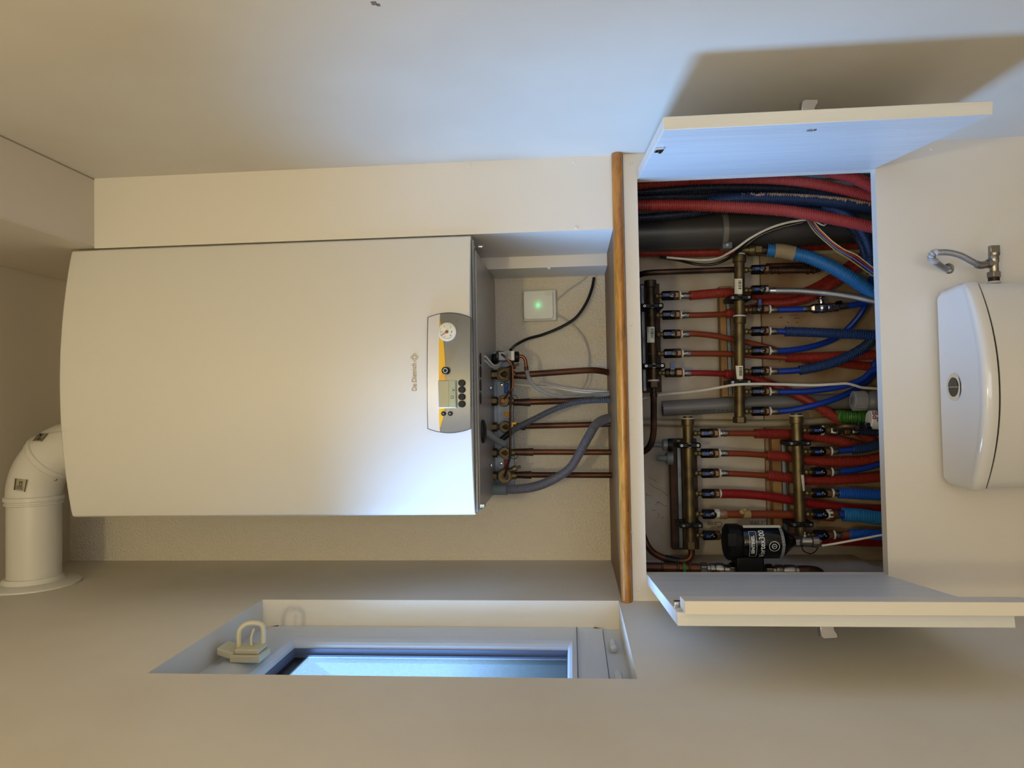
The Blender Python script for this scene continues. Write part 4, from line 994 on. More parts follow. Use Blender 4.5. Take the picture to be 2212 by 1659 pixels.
run('heating_pipe', 'bare red tube sagging sideways, below the third outlet of ' + N1, 'pipe', [(1472, 721.5, MY), (1500, 721, .255), (1540, 725, .268), (1583, 733, .28), (1620, 741, B), (1660, 751, .29), (1700, 765, .30), (1740, 773, .305)], sleeve=(1471, 1489, 722.5, 722), con=[(1735, 776, .312), (1790, 781, .312), (1850, 789, .312), (1905, 792, .312)], cd=19)
run('heating_pipe', 'straight bare red tube, below the fourth outlet of ' + N1, 'pipe', [(1474, 764, MY), (1520, 764, .262), (1583, 765, .28), (1640, 769, B), (1702, 773, .288)], sleeve=(1473, 1492, 763.8, 763.8), con=[(1699, 772.5, .286), (1750, 772, .288), (1800, 770, .29), (1850, 768, .295), (1905, 766, .30)], cd=21)
run('heating_pipe', 'crimson tube entering a slanting conduit, below the fifth outlet of ' + N1, 'pipe', [(1474, 806, MY), (1520, 806, .26), (1572, 808, .28)], m=crimp_, sleeve=(1473, 1492, 806.5, 806.5), con=[(1567, 808, .28), (1600, 812, B), (1640, 822, .288), (1675, 834, .285), (1720, 853, .278), (1760, 874, .268), (1800, 899, .272), (1840, 925, .29), (1875, 945, .305), (1905, 958, .31)], cd=20)
# long manifold outlets
a_ = run('copper_fitting', 'brown press-fit copper pipe ending in a bend, below the first outlet of ' + N2, 'pipe', [(1659, 584, MY), (1700, 584, MY), (1750, 583.5, MY), (1762, 583, MY + .008), (1768, 582, MY + .03)], dpx=13, m=copperd)
for (x0, x1, dd) in ((1664, 1671, 15.5), (1680, 1687, 17), (1742, 1748, 17), (1756, 1760, 15)):
    p = PY(x0, 584, MY); q = PY(x1, 584, MY); MB().lathe(p, q - p, [(0, dd / 2 * s * .85), (.001, dd / 2 * s), ((q - p).length - .001, dd / 2 * s), ((q - p).length, dd / 2 * s * .85)], 20).build('press_ring', copperd, a_)
thin('copper_pipe', [(1655, 574, .28), (1720, 572, .283), (1750, 571, .29), (1760, 571, .32)], 10, copperd, 'short dark copper pipe tucked behind the press-fit pipe', 'pipe')
bh2 = thing('braided_hose', tuple(PY(1665, 628, MY)), 'braided silver hose inside the cupboard, below the second outlet of ' + N2, 'hose')
plain([(1672, 628, MY), (1720, 628.5, .243), (1760, 631, .235), (1800, 635, .225), (1840, 641, .215), (1870, 647, .205), (1893, 652, .20)], 13, .004, 18).build('braid', braid, bh2)
p = PY(1659, 628, MY); q = PY(1675, 628, MY); MB().lathe(p, q - p, [(0, 5 * s), (.004, 5 * s), (.004, 6.4 * s), ((q - p).length, 6.8 * s)], 20).build('ferrule', chrome, bh2)
run('water_pipe', 'short blue tube above the inline steel valve', 'pipe', [(1680, 669, MY), (1700, 669, MY), (1737, 668, MY)], m=bluep, sleeve=(1661, 1681, 669.5, 669.3))
iv = thing('inline_valve', tuple(PY(1780, 665, MY)), 'chromed inline ball valve with a small raised lever on the blue tube', 'valve')
def lat(x0, y0, x1, y1, prof, name, m, par, seg=20, Y=MY, sm=True, bev=0):
    p = PY(x0, y0, Y); q = PY(x1, y1, Y); d = q - p; L = d.length
    return MB().lathe(p, d, [(t * L, r * mpp(Y)) for t, r in prof], seg).build(name, m, par, smooth=sm, bevel=bev)
lat(1734, 668, 1752, 667, [(0, 6.5), (.9, 6.8), (1, 6)], 'crimp_sleeve', steel, iv)
lat(1750, 667, 1772, 666, [(0, 7), (.15, 9), (.3, 10.5), (.85, 10.5), (1, 9)], 'inlet_nut', chrome, iv, 6, sm=False, bev=.0008)
lat(1770, 666, 1800, 664, [(0, 10), (.1, 11), (.4, 11), (.55, 9), (.8, 10.5), (1, 8.5)], 'body', chrome, iv)
lat(1798, 664, 1812, 663, [(0, 9.5), (.9, 9.5), (1, 8)], 'outlet_nut', chrome, iv, 6, sm=False, bev=.0008)
lat(1811, 663, 1831, 660.5, [(0, 6.5), (.9, 6.8), (1, 6)], 'crimp_sleeve', steel, iv)
lat(1774, 656, 1773, 643, [(0, 5), (.5, 6), (1, 4)], 'stem', chrome, iv)
lat(1773, 644, 1772, 641, [(0, 9), (.7, 9), (1, 7)], 'lever', blackg, iv)
lat(1806, 655, 1818, 653, [(0, 4), (1, 4)], 'drain_cap', blackg, iv)
run('water_pipe', 'short blue tube between the inline steel valve and the cupboard bottom', 'pipe', [(1829, 660.5, MY), (1860, 656, MY + .002), (1895, 651, MY + .004)], m=bluep)
run('water_pipe', 'blue tube entering a straight dark blue conduit, below the fourth outlet of ' + N2, 'pipe', [(1679, 716, MY), (1700, 716.3, MY)], m=bluep, sleeve=(1662, 1680, 716, 716), con=[(1697, 716.3, MY), (1750, 718, .248), (1820, 721, .245), (1900, 724, .243)], cd=21, cm=blued, pitch=4.8)
run('water_pipe', 'bare blue tube bending past the navy conduit, below the fifth outlet of ' + N2, 'pipe', [(1679, 758.5, MY), (1715, 756, .256), (1756, 748, .267), (1795, 735, .280), (1822, 718, .285), (1845, 696, .28), (1862, 673, .272), (1874, 648, .275), (1880, 628, .285), (1882, 600, .295)], m=bluep, sleeve=(1663, 1681, 758.8, 758.5))
run('water_pipe', 'blue tube entering a rising navy conduit, below the sixth outlet of ' + N2, 'pipe', [(1679, 802.5, MY), (1705, 801.5, MY), (1733, 799.5, MY)], m=bluep, sleeve=(1663, 1681, 802.5, 802.3), con=[(1728, 800, MY), (1760, 794, .25), (1800, 783, .252), (1835, 768, .255), (1862, 753, .26), (1880, 738, .27), (1897, 722, .285)], cd=20.5, cm=blued, pitch=4.6)
run('water_pipe', 'bare blue tube beside the white cable, below the seventh outlet of ' + N2, 'pipe', [(1680, 847, MY), (1740, 845.5, MY), (1790, 840, MY), (1830, 832, MY), (1865, 818, MY), (1900, 797, MY)], m=bluep, sleeve=(1663, 1682, 847, 847))
run('water_pipe', 'bare blue tube crossing the slanting red conduit, below the eighth outlet of ' + N2, 'pipe', [(1680, 889, MY), (1710, 886, MY), (1745, 879, .248), (1795, 865, .25), (1835, 848, .262), (1865, 830, .272), (1888, 805, .275), (1900, 780, .28)], m=bluep, sleeve=(1663, 1682, 889, 889))
# outlets of the manifold above the filter
run('heating_pipe', 'red tube entering a straight conduit, below the first outlet of ' + N3, 'pipe', [(1571, 936, MY), (1635, 936.5, .27)], sleeve=(1555, 1572, 936.3, 936.3), con=[(1632, 936.5, .268), (1700, 937.5, .283), (1745, 942, .284), (1795, 949, .29), (1830, 957, .30), (1860, 964, .305)], cd=20.5)
run('heating_pipe', 'red tube entering a conduit, below the second outlet of ' + N3, 'pipe', [(1571, 979.5, MY), (1610, 980.5, .26), (1660, 984, .278)], sleeve=(1555, 1572, 979.5, 979.5), con=[(1657, 984, .277), (1700, 987, .284), (1745, 994, .283), (1800, 998, .284), (1860, 996, .286), (1912, 990, .288)], cd=21)
run('heating_pipe', 'red tube entering a conduit below the third outlet of ' + N3, 'pipe', [(1572, 1023, MY), (1615, 1025, .262), (1662, 1028, .278)], sleeve=(1556, 1573, 1022.8, 1022.8), con=[(1658, 1027.5, .277), (1700, 1032, .284), (1745, 1037, .283), (1800, 1037, .284), (1860, 1034, .286), (1912, 1030, .288)], cd=21)
run('heating_pipe', 'crimson fine-ribbed conduit touching its nut, below the fourth outlet of ' + N3, 'pipe', con=[(1556, 1066.5, MY), (1600, 1067, .258), (1650, 1071, .275), (1700, 1079, .284), (1750, 1087, .286), (1800, 1094, .294), (1850, 1099, .30), (1914, 1101, .305)], cd=19, cm=crimc, pitch=2.6, cdepth=.08)
tp = run('heating_pipe', 'thick red tube with masking tape, below the fifth outlet of ' + N3, 'pipe', [(1566, 1111, MY), (1620, 1111, .262), (1700, 1112, .278), (1745, 1114, .285), (1800, 1118, .30)], dpx=16.5)
lat(1553, 1111, 1570, 1111, [(0, 9.5), (.2, 10), (.5, 9.6), (.9, 10), (1, 9)], 'taped_joint', mat('clear taped joint', (.52, .40, .32), .25), tp)
mb = MB()
for k in range(7):
    mb.sphere(PY(1604 + random.uniform(-6, 8), 1105 + random.uniform(-4, 3), MY + random.uniform(-.004, .004)), .0055, 7, 5, (random.uniform(.5, 1), random.uniform(.6, 1), random.uniform(.5, 1.2)))
mb.tube([PY(1604, 1111, .254), PY(1619, 1111, .257)], 9.6 * s, 14)
mb.build('masking_tape', tape_c, tp, ang=20)
run('heating_pipe', 'short red tube mostly hidden behind the black filter', 'pipe', [(1566, 1157, MY + .004), (1620, 1160, .29), (1700, 1158, .295), (1760, 1163, .298)], sleeve=(1555, 1571, 1157, 1157, MY + .002), con=[(1758, 1163, .3), (1820, 1168, .3), (1916, 1171, .3)], cd=20, cm=crimc)
# outlets of the lowest manifold
run('water_pipe', 'blue tube entering a dark blue conduit, below the second outlet of ' + N4, 'pipe', [(1811, 974.5, MY), (1845, 971.5, MY)], m=bluep, sleeve=(1795, 1812, 976, 975.5), con=[(1842, 971.5, MY), (1870, 968, MY), (1912, 960, MY)], cd=20.5, cm=blued, pitch=4.8, sm=steel)
run('water_pipe', 'bare blue tube below the third outlet of ' + N4, 'pipe', [(1812, 1019.5, MY), (1850, 1015, MY), (1880, 1009, MY), (1914, 1002, MY)], m=bluep, sleeve=(1796, 1813, 1020, 1019.8))
run('water_pipe', 'bright blue conduit below the fourth outlet of ' + N4, 'pipe', [(1809, 1065.5, MY), (1820, 1065.5, MY)], dpx=10, m=bluep, sleeve=(1797, 1815, 1065.5, 1065.5), con=[(1812, 1065.5, MY), (1850, 1067, MY), (1916, 1070, MY)], cd=22.5, cm=bluem, pitch=4.6)
run('water_pipe', 'widest light blue conduit with an open end, below the fifth outlet of ' + N4, 'pipe', [(1800, 1111, MY), (1835, 1112, MY)], dpx=17, m=bluep, sleeve=(1790, 1811, 1111, 1111), con=[(1822, 1111.5, MY), (1860, 1114, MY), (1916, 1120, MY)], cd=29, cm=bluel, pitch=5.2, sd=19, sm=brassn)
run('heating_pipe', 'red stub entering a bright blue conduit, below the sixth outlet of ' + N4, 'pipe', [(1818, 1155.5, MY), (1838, 1155, MY)], dpx=14, sleeve=(1800, 1820, 1155.5, 1155.5), con=[(1834, 1154.5, MY), (1870, 1154, MY), (1917, 1156, MY)], cd=21.5, cm=bluem, pitch=4.4)
# brass elbow and connector on the first outlet of the lowest manifold
be = thing('brass_elbow', tuple(PY(1800, 930, MY)), 'brass adaptor and curved tube on the first outlet of ' + N4, 'pipe fitting')
lat(1772, 929.5, 1778, 929.5, [(0, 10.5), (1, 10.5)], 'nylon_ring', whiter, be)
lat(1777, 929.5, 1794, 929.5, [(0, 8.5), (.3, 8), (.35, 9.5), (1, 9.5)], 'adaptor', brass, be)
lat(1792, 929.8, 1816, 930.5, [(0, 11), (.4, 12.5), (.6, 12.5), (1, 9)], 'large_nut', steel, be, 6, sm=False, bev=.001)
plain([(1803, 929, .238), (1808, 925, .215), (1820, 921, .204), (1835, 920.5, .20), (1856, 921, .20)], 9, .003, 18).build('curved_tube', brass, be)
lat(1851, 921, 1882, 919.5, [(0, 7.2), (.1, 7.4), (.12, 5.8), (.5, 5.8), (.52, 7.4), (.62, 7.4), (.64, 6), (.8, 6.5), (1, 6.5)], 'push_connector', black, be, Y=.20)
lat(1851, 921, 1854, 921, [(0, 7.6), (1, 7.6)], 'chrome_ring', chrome, be, Y=.20)
lat(1866, 920.4, 1870, 920.2, [(0, 7.6), (1, 7.6)], 'chrome_ring', chrome, be, Y=.20)
lat(1823, 933, 1837, 933, [(0, 8), (.8, 8), (1, 6.8)], 'lower_nut', brassn, be, 6, Y=.262, sm=False, bev=.0006)
run('water_pipe', 'navy conduit beside the green conduit, partly under the brass curved tube', 'pipe', [(1838, 933, .262), (1860, 933, .262)], dpx=10, m=bluek, sleeve=(1840, 1856, 933, 933, .262), con=[(1856, 933, .262), (1880, 933.5, .262), (1910, 934, .262)], cd=16, cm=bluek, pitch=4.8)
# printed white foil tube at the cupboard bottom
wt = thing('white_tube', tuple(PY(1890, 905, .19)), 'white tube printed in red and black at the bottom edge of the opening', 'pipe')
lat(1876, 906, 1914, 908, [(0, 17), (.06, 19), (.3, 20), (1, 20)], 'foil_sleeve', white_pl, wt, 28, Y=.205)
textobj('PE', .017, mat('red print', (.70, .08, .12), .5), PY(1892, 897, .179), wt, name='print')
textobj('TUC', .013, ink, PY(1900, 898, .1785), wt, name='print')
# green conduit, grey fitting, grey pipes
gc = thing('green_conduit', tuple(PY(1845, 901, .25)), 'short thick green corrugated conduit beside the grey screw cap', 'conduit')
ribbed([(1812, 899, .285), (1825, 901, .262), (1850, 901, .25), (1882, 901, .25)], 28, 6.2, .16, 22).build('tube', greenc, gc)
gf = thing('drain_fitting', tuple(PY(1870, 866, .23)), 'grey plastic waste fitting with a ribbed screw cap', 'pipe fitting')
lat(1868, 868, 1916, 868, [(0, 14), (.05, 17), (.3, 22), (1, 24)], 'body', greypvc, gf, 28, Y=.235)
mb = MB(); p = PY(1841, 865, .235); q = PY(1869, 867, .235); d = (q - p); L_ = d.length; mb.lathe(p, d, [(0, 17 * s), (.002, 19 * s), (L_, 19.5 * s)], 36)
for k in range(18):
    a = 2 * math.pi * k / 18; c_ = p + d * .5 + Vector((math.cos(a), math.sin(a), 0)) * 19.3 * s
    mb.obox(c_, Vector((math.cos(a), math.sin(a), 0)), Vector((-math.sin(a), math.cos(a), 0)), UPZ, .0022, .0022, L_ * .9)
mb.build('screw_cap', mat('pale grey pvc', (.56, .56, .57), .4), gf)
MB().lathe(p + d * -.02, d, [(0, 10 * s), (.002, 11 * s)], 6).build('cap_recess', greypvc, gf, smooth=False)
gp = thing('grey_waste_pipe', tuple(PY(1600, 875, .31)), 'dark grey plastic waste pipe with an open upper end crossing behind the long manifold', 'pipe')
gpt = plain([(1431, 882.5, .303), (1500, 879, .303), (1600, 873.5, .303), (1700, 870, .303), (1845, 867, .303)], 33, .02, 30).build('tube', greypvc, gp)
q = PY(1432, 882.5, .303); MB().lathe(q + Vector((0, 0, .0012)), ZD, [(0, 15.4 * s), (.001, 15.4 * s)], 28).build('open_end', dk, gp)
pa, pb = PY(1497, 889, .2865), PY(1570, 886, .2865)
textobj('INTERPACT  \u00d7 \u00d7 \u00d7', .0078, ink, (pa + pb) / 2, gp, right=(pb - pa), up=(1, 0, 0), name='print', sx=1.25)
bc = thing('beige_conduit', tuple(PY(1600, 914, .325)), 'long straight beige plastic conduit running down between the manifolds', 'conduit')
plain([(1386, 912, .322), (1480, 914, .322), (1600, 915, .322), (1700, 914, .322), (1812, 906, .322)], 15.5, .02, 20).build('tube', beigep, bc)
# the big drain and its bracket
dr = thing('drain_pipe', tuple(PY(1600, 497, .235)), 'thick dark grey vertical drain pipe behind the red and blue hoses', 'pipe')
a = PY(1340, 500, .262); q = PY(1630, 496, .262)
MB().tube([Vector((q.x, .262, 1.312)), Vector((q.x, .262, .001))], 37.5 * mpp(.262), 48).build('tube', drain_m, dr)
bk = thing('pipe_bracket', tuple(PY(1572, 500, .22)), 'grey plastic bracket strapped around the drain pipe', 'bracket')
zc_ = PY(1572, 500, .21).z; R_ = 37.5 * mpp(.262)
MB().lathe((q.x, .262, zc_ + .006), ZD, [(0, R_ + .0005), (.0005, R_ + .003), (.012, R_ + .003), (.0125, R_ + .0005)], 48).build('strap', greypvc, bk)
p = PY(1570, 530, .245); MB().box(p.x - .008, p.x + .006, .238, .27, p.z - .011, p.z + .010).build('foot', greypvc, bk, bevel=.002)
MB().lathe(PY(1571, 529, .2378), FRN, [(0, .003), (.001, .003)], 14).build('screw', screwh, bk)
# ------------------------------------------------------------------ hoses in front, from the boxed corner side
def hose(label, pts, d, m, pitch=4.9, dep=.19, name='corrugated_hose'):
    o = ribbed(pts, d, pitch, dep, 18).build(name, m); return tag(o, label, 'hose', 'corrugated hoses beside the open door')
hose('red corrugated hose nearest the open door at the top, running along the door edge', [(1362, 402, .12), (1380, 399, .12), (1430, 393, .12), (1500, 388, .12), (1570, 386, .12), (1638, 386, .12), (1688, 388, .12), (1755, 396, .12), (1823, 410, .12), (1895, 428, .12)], 23.5, redc2)
hose('red corrugated hose in front, crossing over the blue ones beside the drain pipe', [(1362, 443, .115), (1420, 443, .115), (1475, 443.5, .115), (1530, 445, .115), (1584, 447.5, .115), (1638, 450.5, .115), (1701, 456, .115), (1783, 470, .115), (1840, 481, .115), (1900, 494, .115)], 25.5, redc2)
hose('navy corrugated hose lying between the two red hoses', [(1362, 416, .15), (1420, 412, .15), (1475, 408, .15), (1540, 405, .15), (1611, 405, .15), (1680, 407, .15), (1740, 411, .155), (1800, 424, .165), (1850, 440, .172), (1900, 456, .175)], 19, bluek)
hose('darkest navy hose, almost hidden under the front red hose', [(1362, 428, .165), (1440, 425, .165), (1520, 424, .168), (1600, 418, .18), (1680, 424, .19), (1760, 440, .19), (1810, 458, .19)], 17, bluek)
hose('blue corrugated hose with pale plaster specks on its ribs', [(1530, 436, .15), (1570, 431, .135), (1620, 428, .13), (1680, 429, .13), (1730, 431, .13), (1783, 435, .13), (1830, 440, .13), (1898, 453, .13)], 24, bluesp)
hose('dark blue hose passing under the front red hose beside the drain pipe', [(1362, 471, .16), (1400, 469, .16), (1450, 465, .16), (1500, 459, .16), (1550, 450, .165), (1620, 442, .17), (1700, 444, .18), (1760, 452, .18), (1800, 462, .17), (1825, 480, .165), (1845, 500, .165), (1860, 525, .17), (1868, 550, .175), (1873, 580, .18)], 17, bluek)
hose('blue hose bending down across the drain pipe to the cupboard bottom', [(1775, 447, .165), (1810, 455, .16), (1840, 472, .155), (1862, 500, .155), (1875, 530, .158), (1880, 560, .165), (1882, 590, .175)], 20, blued)
hose('pale red hose crossing the lower corner under the open door', [(1770, 366, .07), (1800, 372, .07), (1840, 382, .075), (1870, 395, .08), (1900, 410, .085)], 26, redc2)
hose('red hose running down behind the drain pipe bracket', [(1364, 545, .30), (1450, 546, .30), (1530, 545, .30), (1583, 543, .30), (1640, 539, .30), (1700, 534, .31), (1780, 530, .32), (1850, 529, .322), (1900, 529, .322)], 20, redc, 3.6, .1)
# light blue feed from the top of the long manifold
lb_ = thing('water_pipe', tuple(PY(1660, 540, .235)), 'thickest light blue conduit wrapped with beige tape, joined to the top of the long manifold', 'pipe')
ribbed([(1657, 540.5, .235), (1690, 543, .232), (1720, 549, .228), (1750, 557, .222), (1790, 574, .215), (1830, 596, .21), (1860, 616, .21), (1880, 632, .21), (1900, 650, .21)], 29, 5.2, .15, 24).build('conduit', bluel, lb_)
plain([(1673, 541.8, .2335), (1690, 543, .232), (1716, 548, .2285)], 31, .004, 26).build('cloth_tape', tape_n, lb_)
tf = thing('elbow_fitting', tuple(PY(1610, 540, MY)), 'brass elbow and nut joining the long manifold to the light blue conduit', 'pipe fitting')
plain([(1597, 552, MY), (1597.5, 544, MY), (1602, 540, MY - .002), (1612, 540, MY - .004), (1622, 540, MY - .006)], 19, .003, 20).build('elbow', brass, tf)
lat(1616, 540, 1630, 540, [(0, 12), (.2, 13), (.8, 13), (1, 11)], 'collar', brass, tf, Y=.243)
lat(1629, 540, 1645, 540.3, [(0, 11), (.1, 12.8), (.9, 12.8), (1, 11)], 'hexagon', brass, tf, 6, Y=.241, sm=False, bev=.0008)
lat(1644, 540.3, 1660, 540.5, [(0, 9), (1, 9)], 'tail', brasst, tf, Y=.237)
thin('copper_pipe', [(1368, 604, .285), (1381, 594, .277), (1400, 589.5, .265), (1440, 587.5, .262), (1520, 584.5, .262), (1590, 582, .268)], 12.5, copperd, 'dark copper pipe running down from the shelf to the back of the long manifold', 'pipe')
thin('copper_pipe', [(1412, 857, MY), (1412, 900, MY), (1411.5, 935, MY), (1406, 958, MY), (1396, 972, MY + .005), (1380, 978, MY + .01), (1362, 980, MY + .01)], 13.5, copperd, 'dark copper bend leaving the short manifold towards the shelf', 'pipe')
cb = thing('copper_pipe', tuple(PY(1480, 1205, MY)), 'copper bend with black tape at the end of the manifold above the filter', 'pipe')
plain([(1493.5, 1186, MY), (1494, 1196, MY), (1489, 1207, MY), (1476, 1212.5, MY), (1455, 1211, MY), (1430, 1204, MY), (1410, 1193, MY), (1397, 1176, MY), (1388, 1155, MY + .005), (1370, 1135, MY + .01)], 14, .005, 18).build('tube', copper, cb)
plain([(1467, 1212.4, MY), (1455, 1211, MY), (1437, 1206.5, MY)], 16.5, .004, 18).build('tape', tape_b, cb)
# barbed tails
ht = thing('hose_tail', tuple(PY(1430, 961, .24)), 'dark barbed hose tail with a knurled ring above the brown batten', 'pipe fitting')
lat(1411, 960.5, 1433, 961, [(0, 4.5), (.05, 6), (.25, 5), (.3, 6), (.5, 5), (.55, 6), (.75, 5), (.8, 6), (1, 5)], 'barb', greypvc, ht, 20, Y=.26)
lat(1431, 961, 1442, 961, [(0, 11), (.1, 12), (.9, 12), (1, 11)], 'knurled_ring', greypvc, ht, 14, Y=.26, sm=False)
lat(1441, 961, 1452, 961, [(0, 12.5), (.5, 13.5), (1, 13.5)], 'cap', black, ht, 24, Y=.26)
ht = thing('hose_tail', tuple(PY(1430, 990, .24)), 'pale grey plastic hose tail next to the dark barbed one', 'pipe fitting')
lat(1419, 990, 1442, 990, [(0, 5), (.1, 6.5), (.12, 6.5), (.2, 5.2), (.3, 6.5), (.6, 6), (.8, 8), (1, 8)], 'barb', greys, ht, 20, Y=.27)
lat(1440, 990, 1453, 990.5, [(0, 12.5), (.2, 13.5), (1, 13.5)], 'cap', greys, ht, 24, Y=.27)
# ------------------------------------------------------------------ cables in the cupboard
thin('white_cable', [(1362, 868, .30), (1395, 860, .30), (1428, 853, .285), (1480, 848, .26), (1520, 843, .24), (1560, 836, .225), (1590, 831, .215), (1640, 829.5, .215), (1690, 830.5, .22), (1755, 832, .22), (1800, 830, .22), (1828, 828.5, .222), (1848, 833, .225), (1862, 837, .23), (1900, 840, .24)], 5.6, whitec, 'long white cable crossing the long manifold and its clamp', 'cable')
thin('white_cable', [(1440, 556, .27), (1475, 559, .262), (1515, 562, .25), (1550, 558, .235), (1585, 540, .20), (1620, 515, .19), (1660, 494, .18), (1700, 481, .17), (1742, 474, .155), (1760, 468, .15)], 5, whitec, 'white cable sweeping across the grey drain pipe', 'cable')
thin('black_cable', [(1425, 555, .28), (1465, 562, .27), (1500, 570, .255), (1530, 572, .25), (1560, 565, .24), (1588, 549, .22), (1612, 530, .20), (1640, 510, .19), (1680, 494, .175), (1735, 480, .158)], 6, blackc, 'black cable just below the white one at the drain pipe bracket', 'cable')
thin('white_wire', [(1758, 474, .15), (1768, 482, .148), (1780, 487, .148), (1784, 483, .148), (1778, 479, .148)], 3, whitec, 'curled end of white wire under the front red hose', 'cable')
for k, (m_, nm, o1, o2) in enumerate(((mat('olive wire', (.56, .55, .36), .4), 'olive', 0, 0), (mat('blue wire', (.36, .42, .70), .4), 'blue', 5, -4), (mat('red wire', (.60, .16, .20), .4), 'red', 10, -7), (mat('cream wire', (.78, .72, .50), .4), 'cream', 14, -10))):
    thin('signal_wire', [(1744 + o1 * .9, 476, .152), (1752 + o1, 490, .15), (1764 + o1 * 1.2, 505, .148), (1785 + o1, 524 + o2 * .2, .146), (1810 + o1, 545 + o2 * .6, .146), (1835 + o1, 560 + o2, .148), (1862 + o1 * .5, 579 + o2 * 1.4, .15), (1900, 606 + o2 * 1.7, .155)], 3.0, m_, nm + ' signal wire of the bundle hanging in front of the drain pipe', 'wire', .004, 'signal wires in front of the drain pipe', 8)
thin('white_cable', [(1775, 1179, .17), (1800, 1175, .17), (1850, 1166, .16), (1925, 1152, .15)], 4.6, whitec, 'stiff white cable leaving the drain tap of the filter', 'cable')
# ------------------------------------------------------------------ magnetic filter
fx_, FYc = 0, .155
q = PY(1640, 1170, FYc)
ff = thing('magnetic_filter', tuple(q), 'black cylindrical magnetic filter with white printing at the window-wall side of the cupboard', 'filter')
sf = mpp(FYc); cxm = q.x
def zz_(x): return PY(x, 1170, FYc).z
def lz(x0, prof, name, m, par, seg=40): # lathe round a vertical axis, profile (photo x, radius px)
    o = Vector((cxm, FYc, zz_(prof[0][0]))); return MB().lathe(o, ZD, [(zz_(prof[0][0]) - zz_(x), r * sf) for x, r in prof], seg).build(name, m, par)
lz(0, [(1564, 30), (1566, 34.5), (1570, 38), (1594, 38), (1599, 36), (1601, 33)], 'head', black, ff, 12)
body = lz(0, [(1600, 33.5), (1602, 34.5), (1683, 34.5), (1690, 31), (1702, 20), (1711, 12), (1717, 9)], 'body', blackg, ff)
a = PY(1582, 1166, FYc - .038); MB().box(a.x - .013, a.x + .013, FYc - .0395, FYc - .034, a.z - .009, a.z + .009).build('window', black, ff, bevel=.001)
Rb = 34.5 * sf + .0006
def wraptext(s_, size, x, ang0, m, par, sx=1., name='print', bold=0):
    o = textobj(s_, size, m, (0, 0, 0), None, name=name, sx=1, extrude=.0, bold=bold)
    me = o.data; mw = o.matrix_basis.copy(); z0 = zz_(x)
    for v in me.vertices:
        p = mw @ v.co; a = ang0 + p.x * sx / Rb
        v.co = Vector((cxm + math.sin(a) * Rb, FYc - math.cos(a) * Rb, z0 + p.z))
    o.matrix_basis = Matrix(); o.parent = par
    if par.type == 'EMPTY': o.location = -par.location
    return o
wraptext('SENTINEL', .0088, 1618.5, -.02, inkw, body, bold=.0003)
mb = MB()
for (u0, u1, v0, v1) in ((-.027, .027, .0062, .0069), (-.027, .027, -.0069, -.0062), (-.0277, -.027, -.0062, .0062), (.027, .0277, -.0062, .0062)):
    K = 14
    for k in range(K):
        a0 = (u0 + (u1 - u0) * k / K) / Rb; a1 = (u0 + (u1 - u0) * (k + 1) / K) / Rb; z0 = zz_(1618.5)
        P = [Vector((cxm + math.sin(a) * Rb, FYc - math.cos(a) * Rb, z0 + v)) for a, v in ((a0, v0), (a1, v0), (a1, v1), (a0, v1))]
        mb.add(P, [(0, 1, 2, 3)])
mb.build('print_frame', inkw, body, smooth=False)
wraptext('Vortex300', .0150, 1638, .0, inkw, body, sx=.92, bold=.0002)
mb = MB()
for k in range(24):
    for r0, r1 in ((.0092, .0102),):
        P = []
        for t, r_ in ((k, r0), (k + 1, r0), (k + 1, r1), (k, r1)):
            a = 2 * math.pi * t / 24; u = math.cos(a) * r_; v = math.sin(a) * r_
            P.append(Vector((cxm + math.sin(u / Rb - .1) * Rb, FYc - math.cos(u / Rb - .1) * Rb, zz_(1663) + v)))
        mb.add(P, [(0, 1, 2, 3)])
for k in range(6):
    P = []
    for t, r_ in ((k, .0042), (k + 1, .0042), (k + 1, .0054), (k, .0054)):
        a = 2 * math.pi * t / 6 + .52; u = math.cos(a) * r_; v = math.sin(a) * r_
        P.append(Vector((cxm + math.sin(u / Rb - .1) * Rb, FYc - math.cos(u / Rb - .1) * Rb, zz_(1663) + v)))
    mb.add(P, [(0, 1, 2, 3)])
mb.build('round_emblem', inkw, body, smooth=False)
wraptext('I', .0062, 1663, -.1, inkw, body, bold=.0002)
mb = MB()
for row in range(4):
    for k in range(34):
        a = -1.05 + 2.1 * k / 33; w_ = .0005; z0 = zz_(1680.5 + row * 1.7) + .002 * abs(a)
        P = [Vector((cxm + math.sin(a + da) * Rb, FYc - math.cos(a + da) * Rb, z0 + dz)) for da, dz in ((-w_ / Rb, -w_), (w_ / Rb, -w_), (w_ / Rb, w_), (-w_ / Rb, w_))]
        mb.add(P, [(0, 1, 2, 3)])
mb.build('dotted_band', inkw, body, smooth=False)
# white data label on the side of the cylinder
mb = MB(); K = 6
for k in range(K + 1):
    a = 1.12 + .36 * k / K
    for x in (1603, 1684): mb.v.append(Vector((cxm + math.sin(a) * Rb, FYc - math.cos(a) * Rb, zz_(x))))
mb.f = [(2 * k, 2 * k + 1, 2 * k + 3, 2 * k + 2) for k in range(K)]
mb.build('data_label', labelm, body)
lz(0, [(1716, 9), (1717, 11), (1730, 11), (1731, 9)], 'drain_nut', steel, ff, 6)
dv = thing('drain_tap', tuple(PY(1740, 1172, FYc)), 'nickel drain tap with a knurled cap under the filter cone', 'tap')
mb = MB(); mb.lathe(Vector((cxm, FYc, zz_(1731))), ZD, [(0, 11 * sf), (.018, 11.5 * sf), (.020, 9 * sf)], 22)
mb.lathe(Vector((cxm, FYc, zz_(1739))), (1, 0, 0), [(0, 5 * sf), (.014, 5 * sf), (.015, 2.5 * sf), (.019, 2.5 * sf)], 16)
mb.build('body', steel, dv)
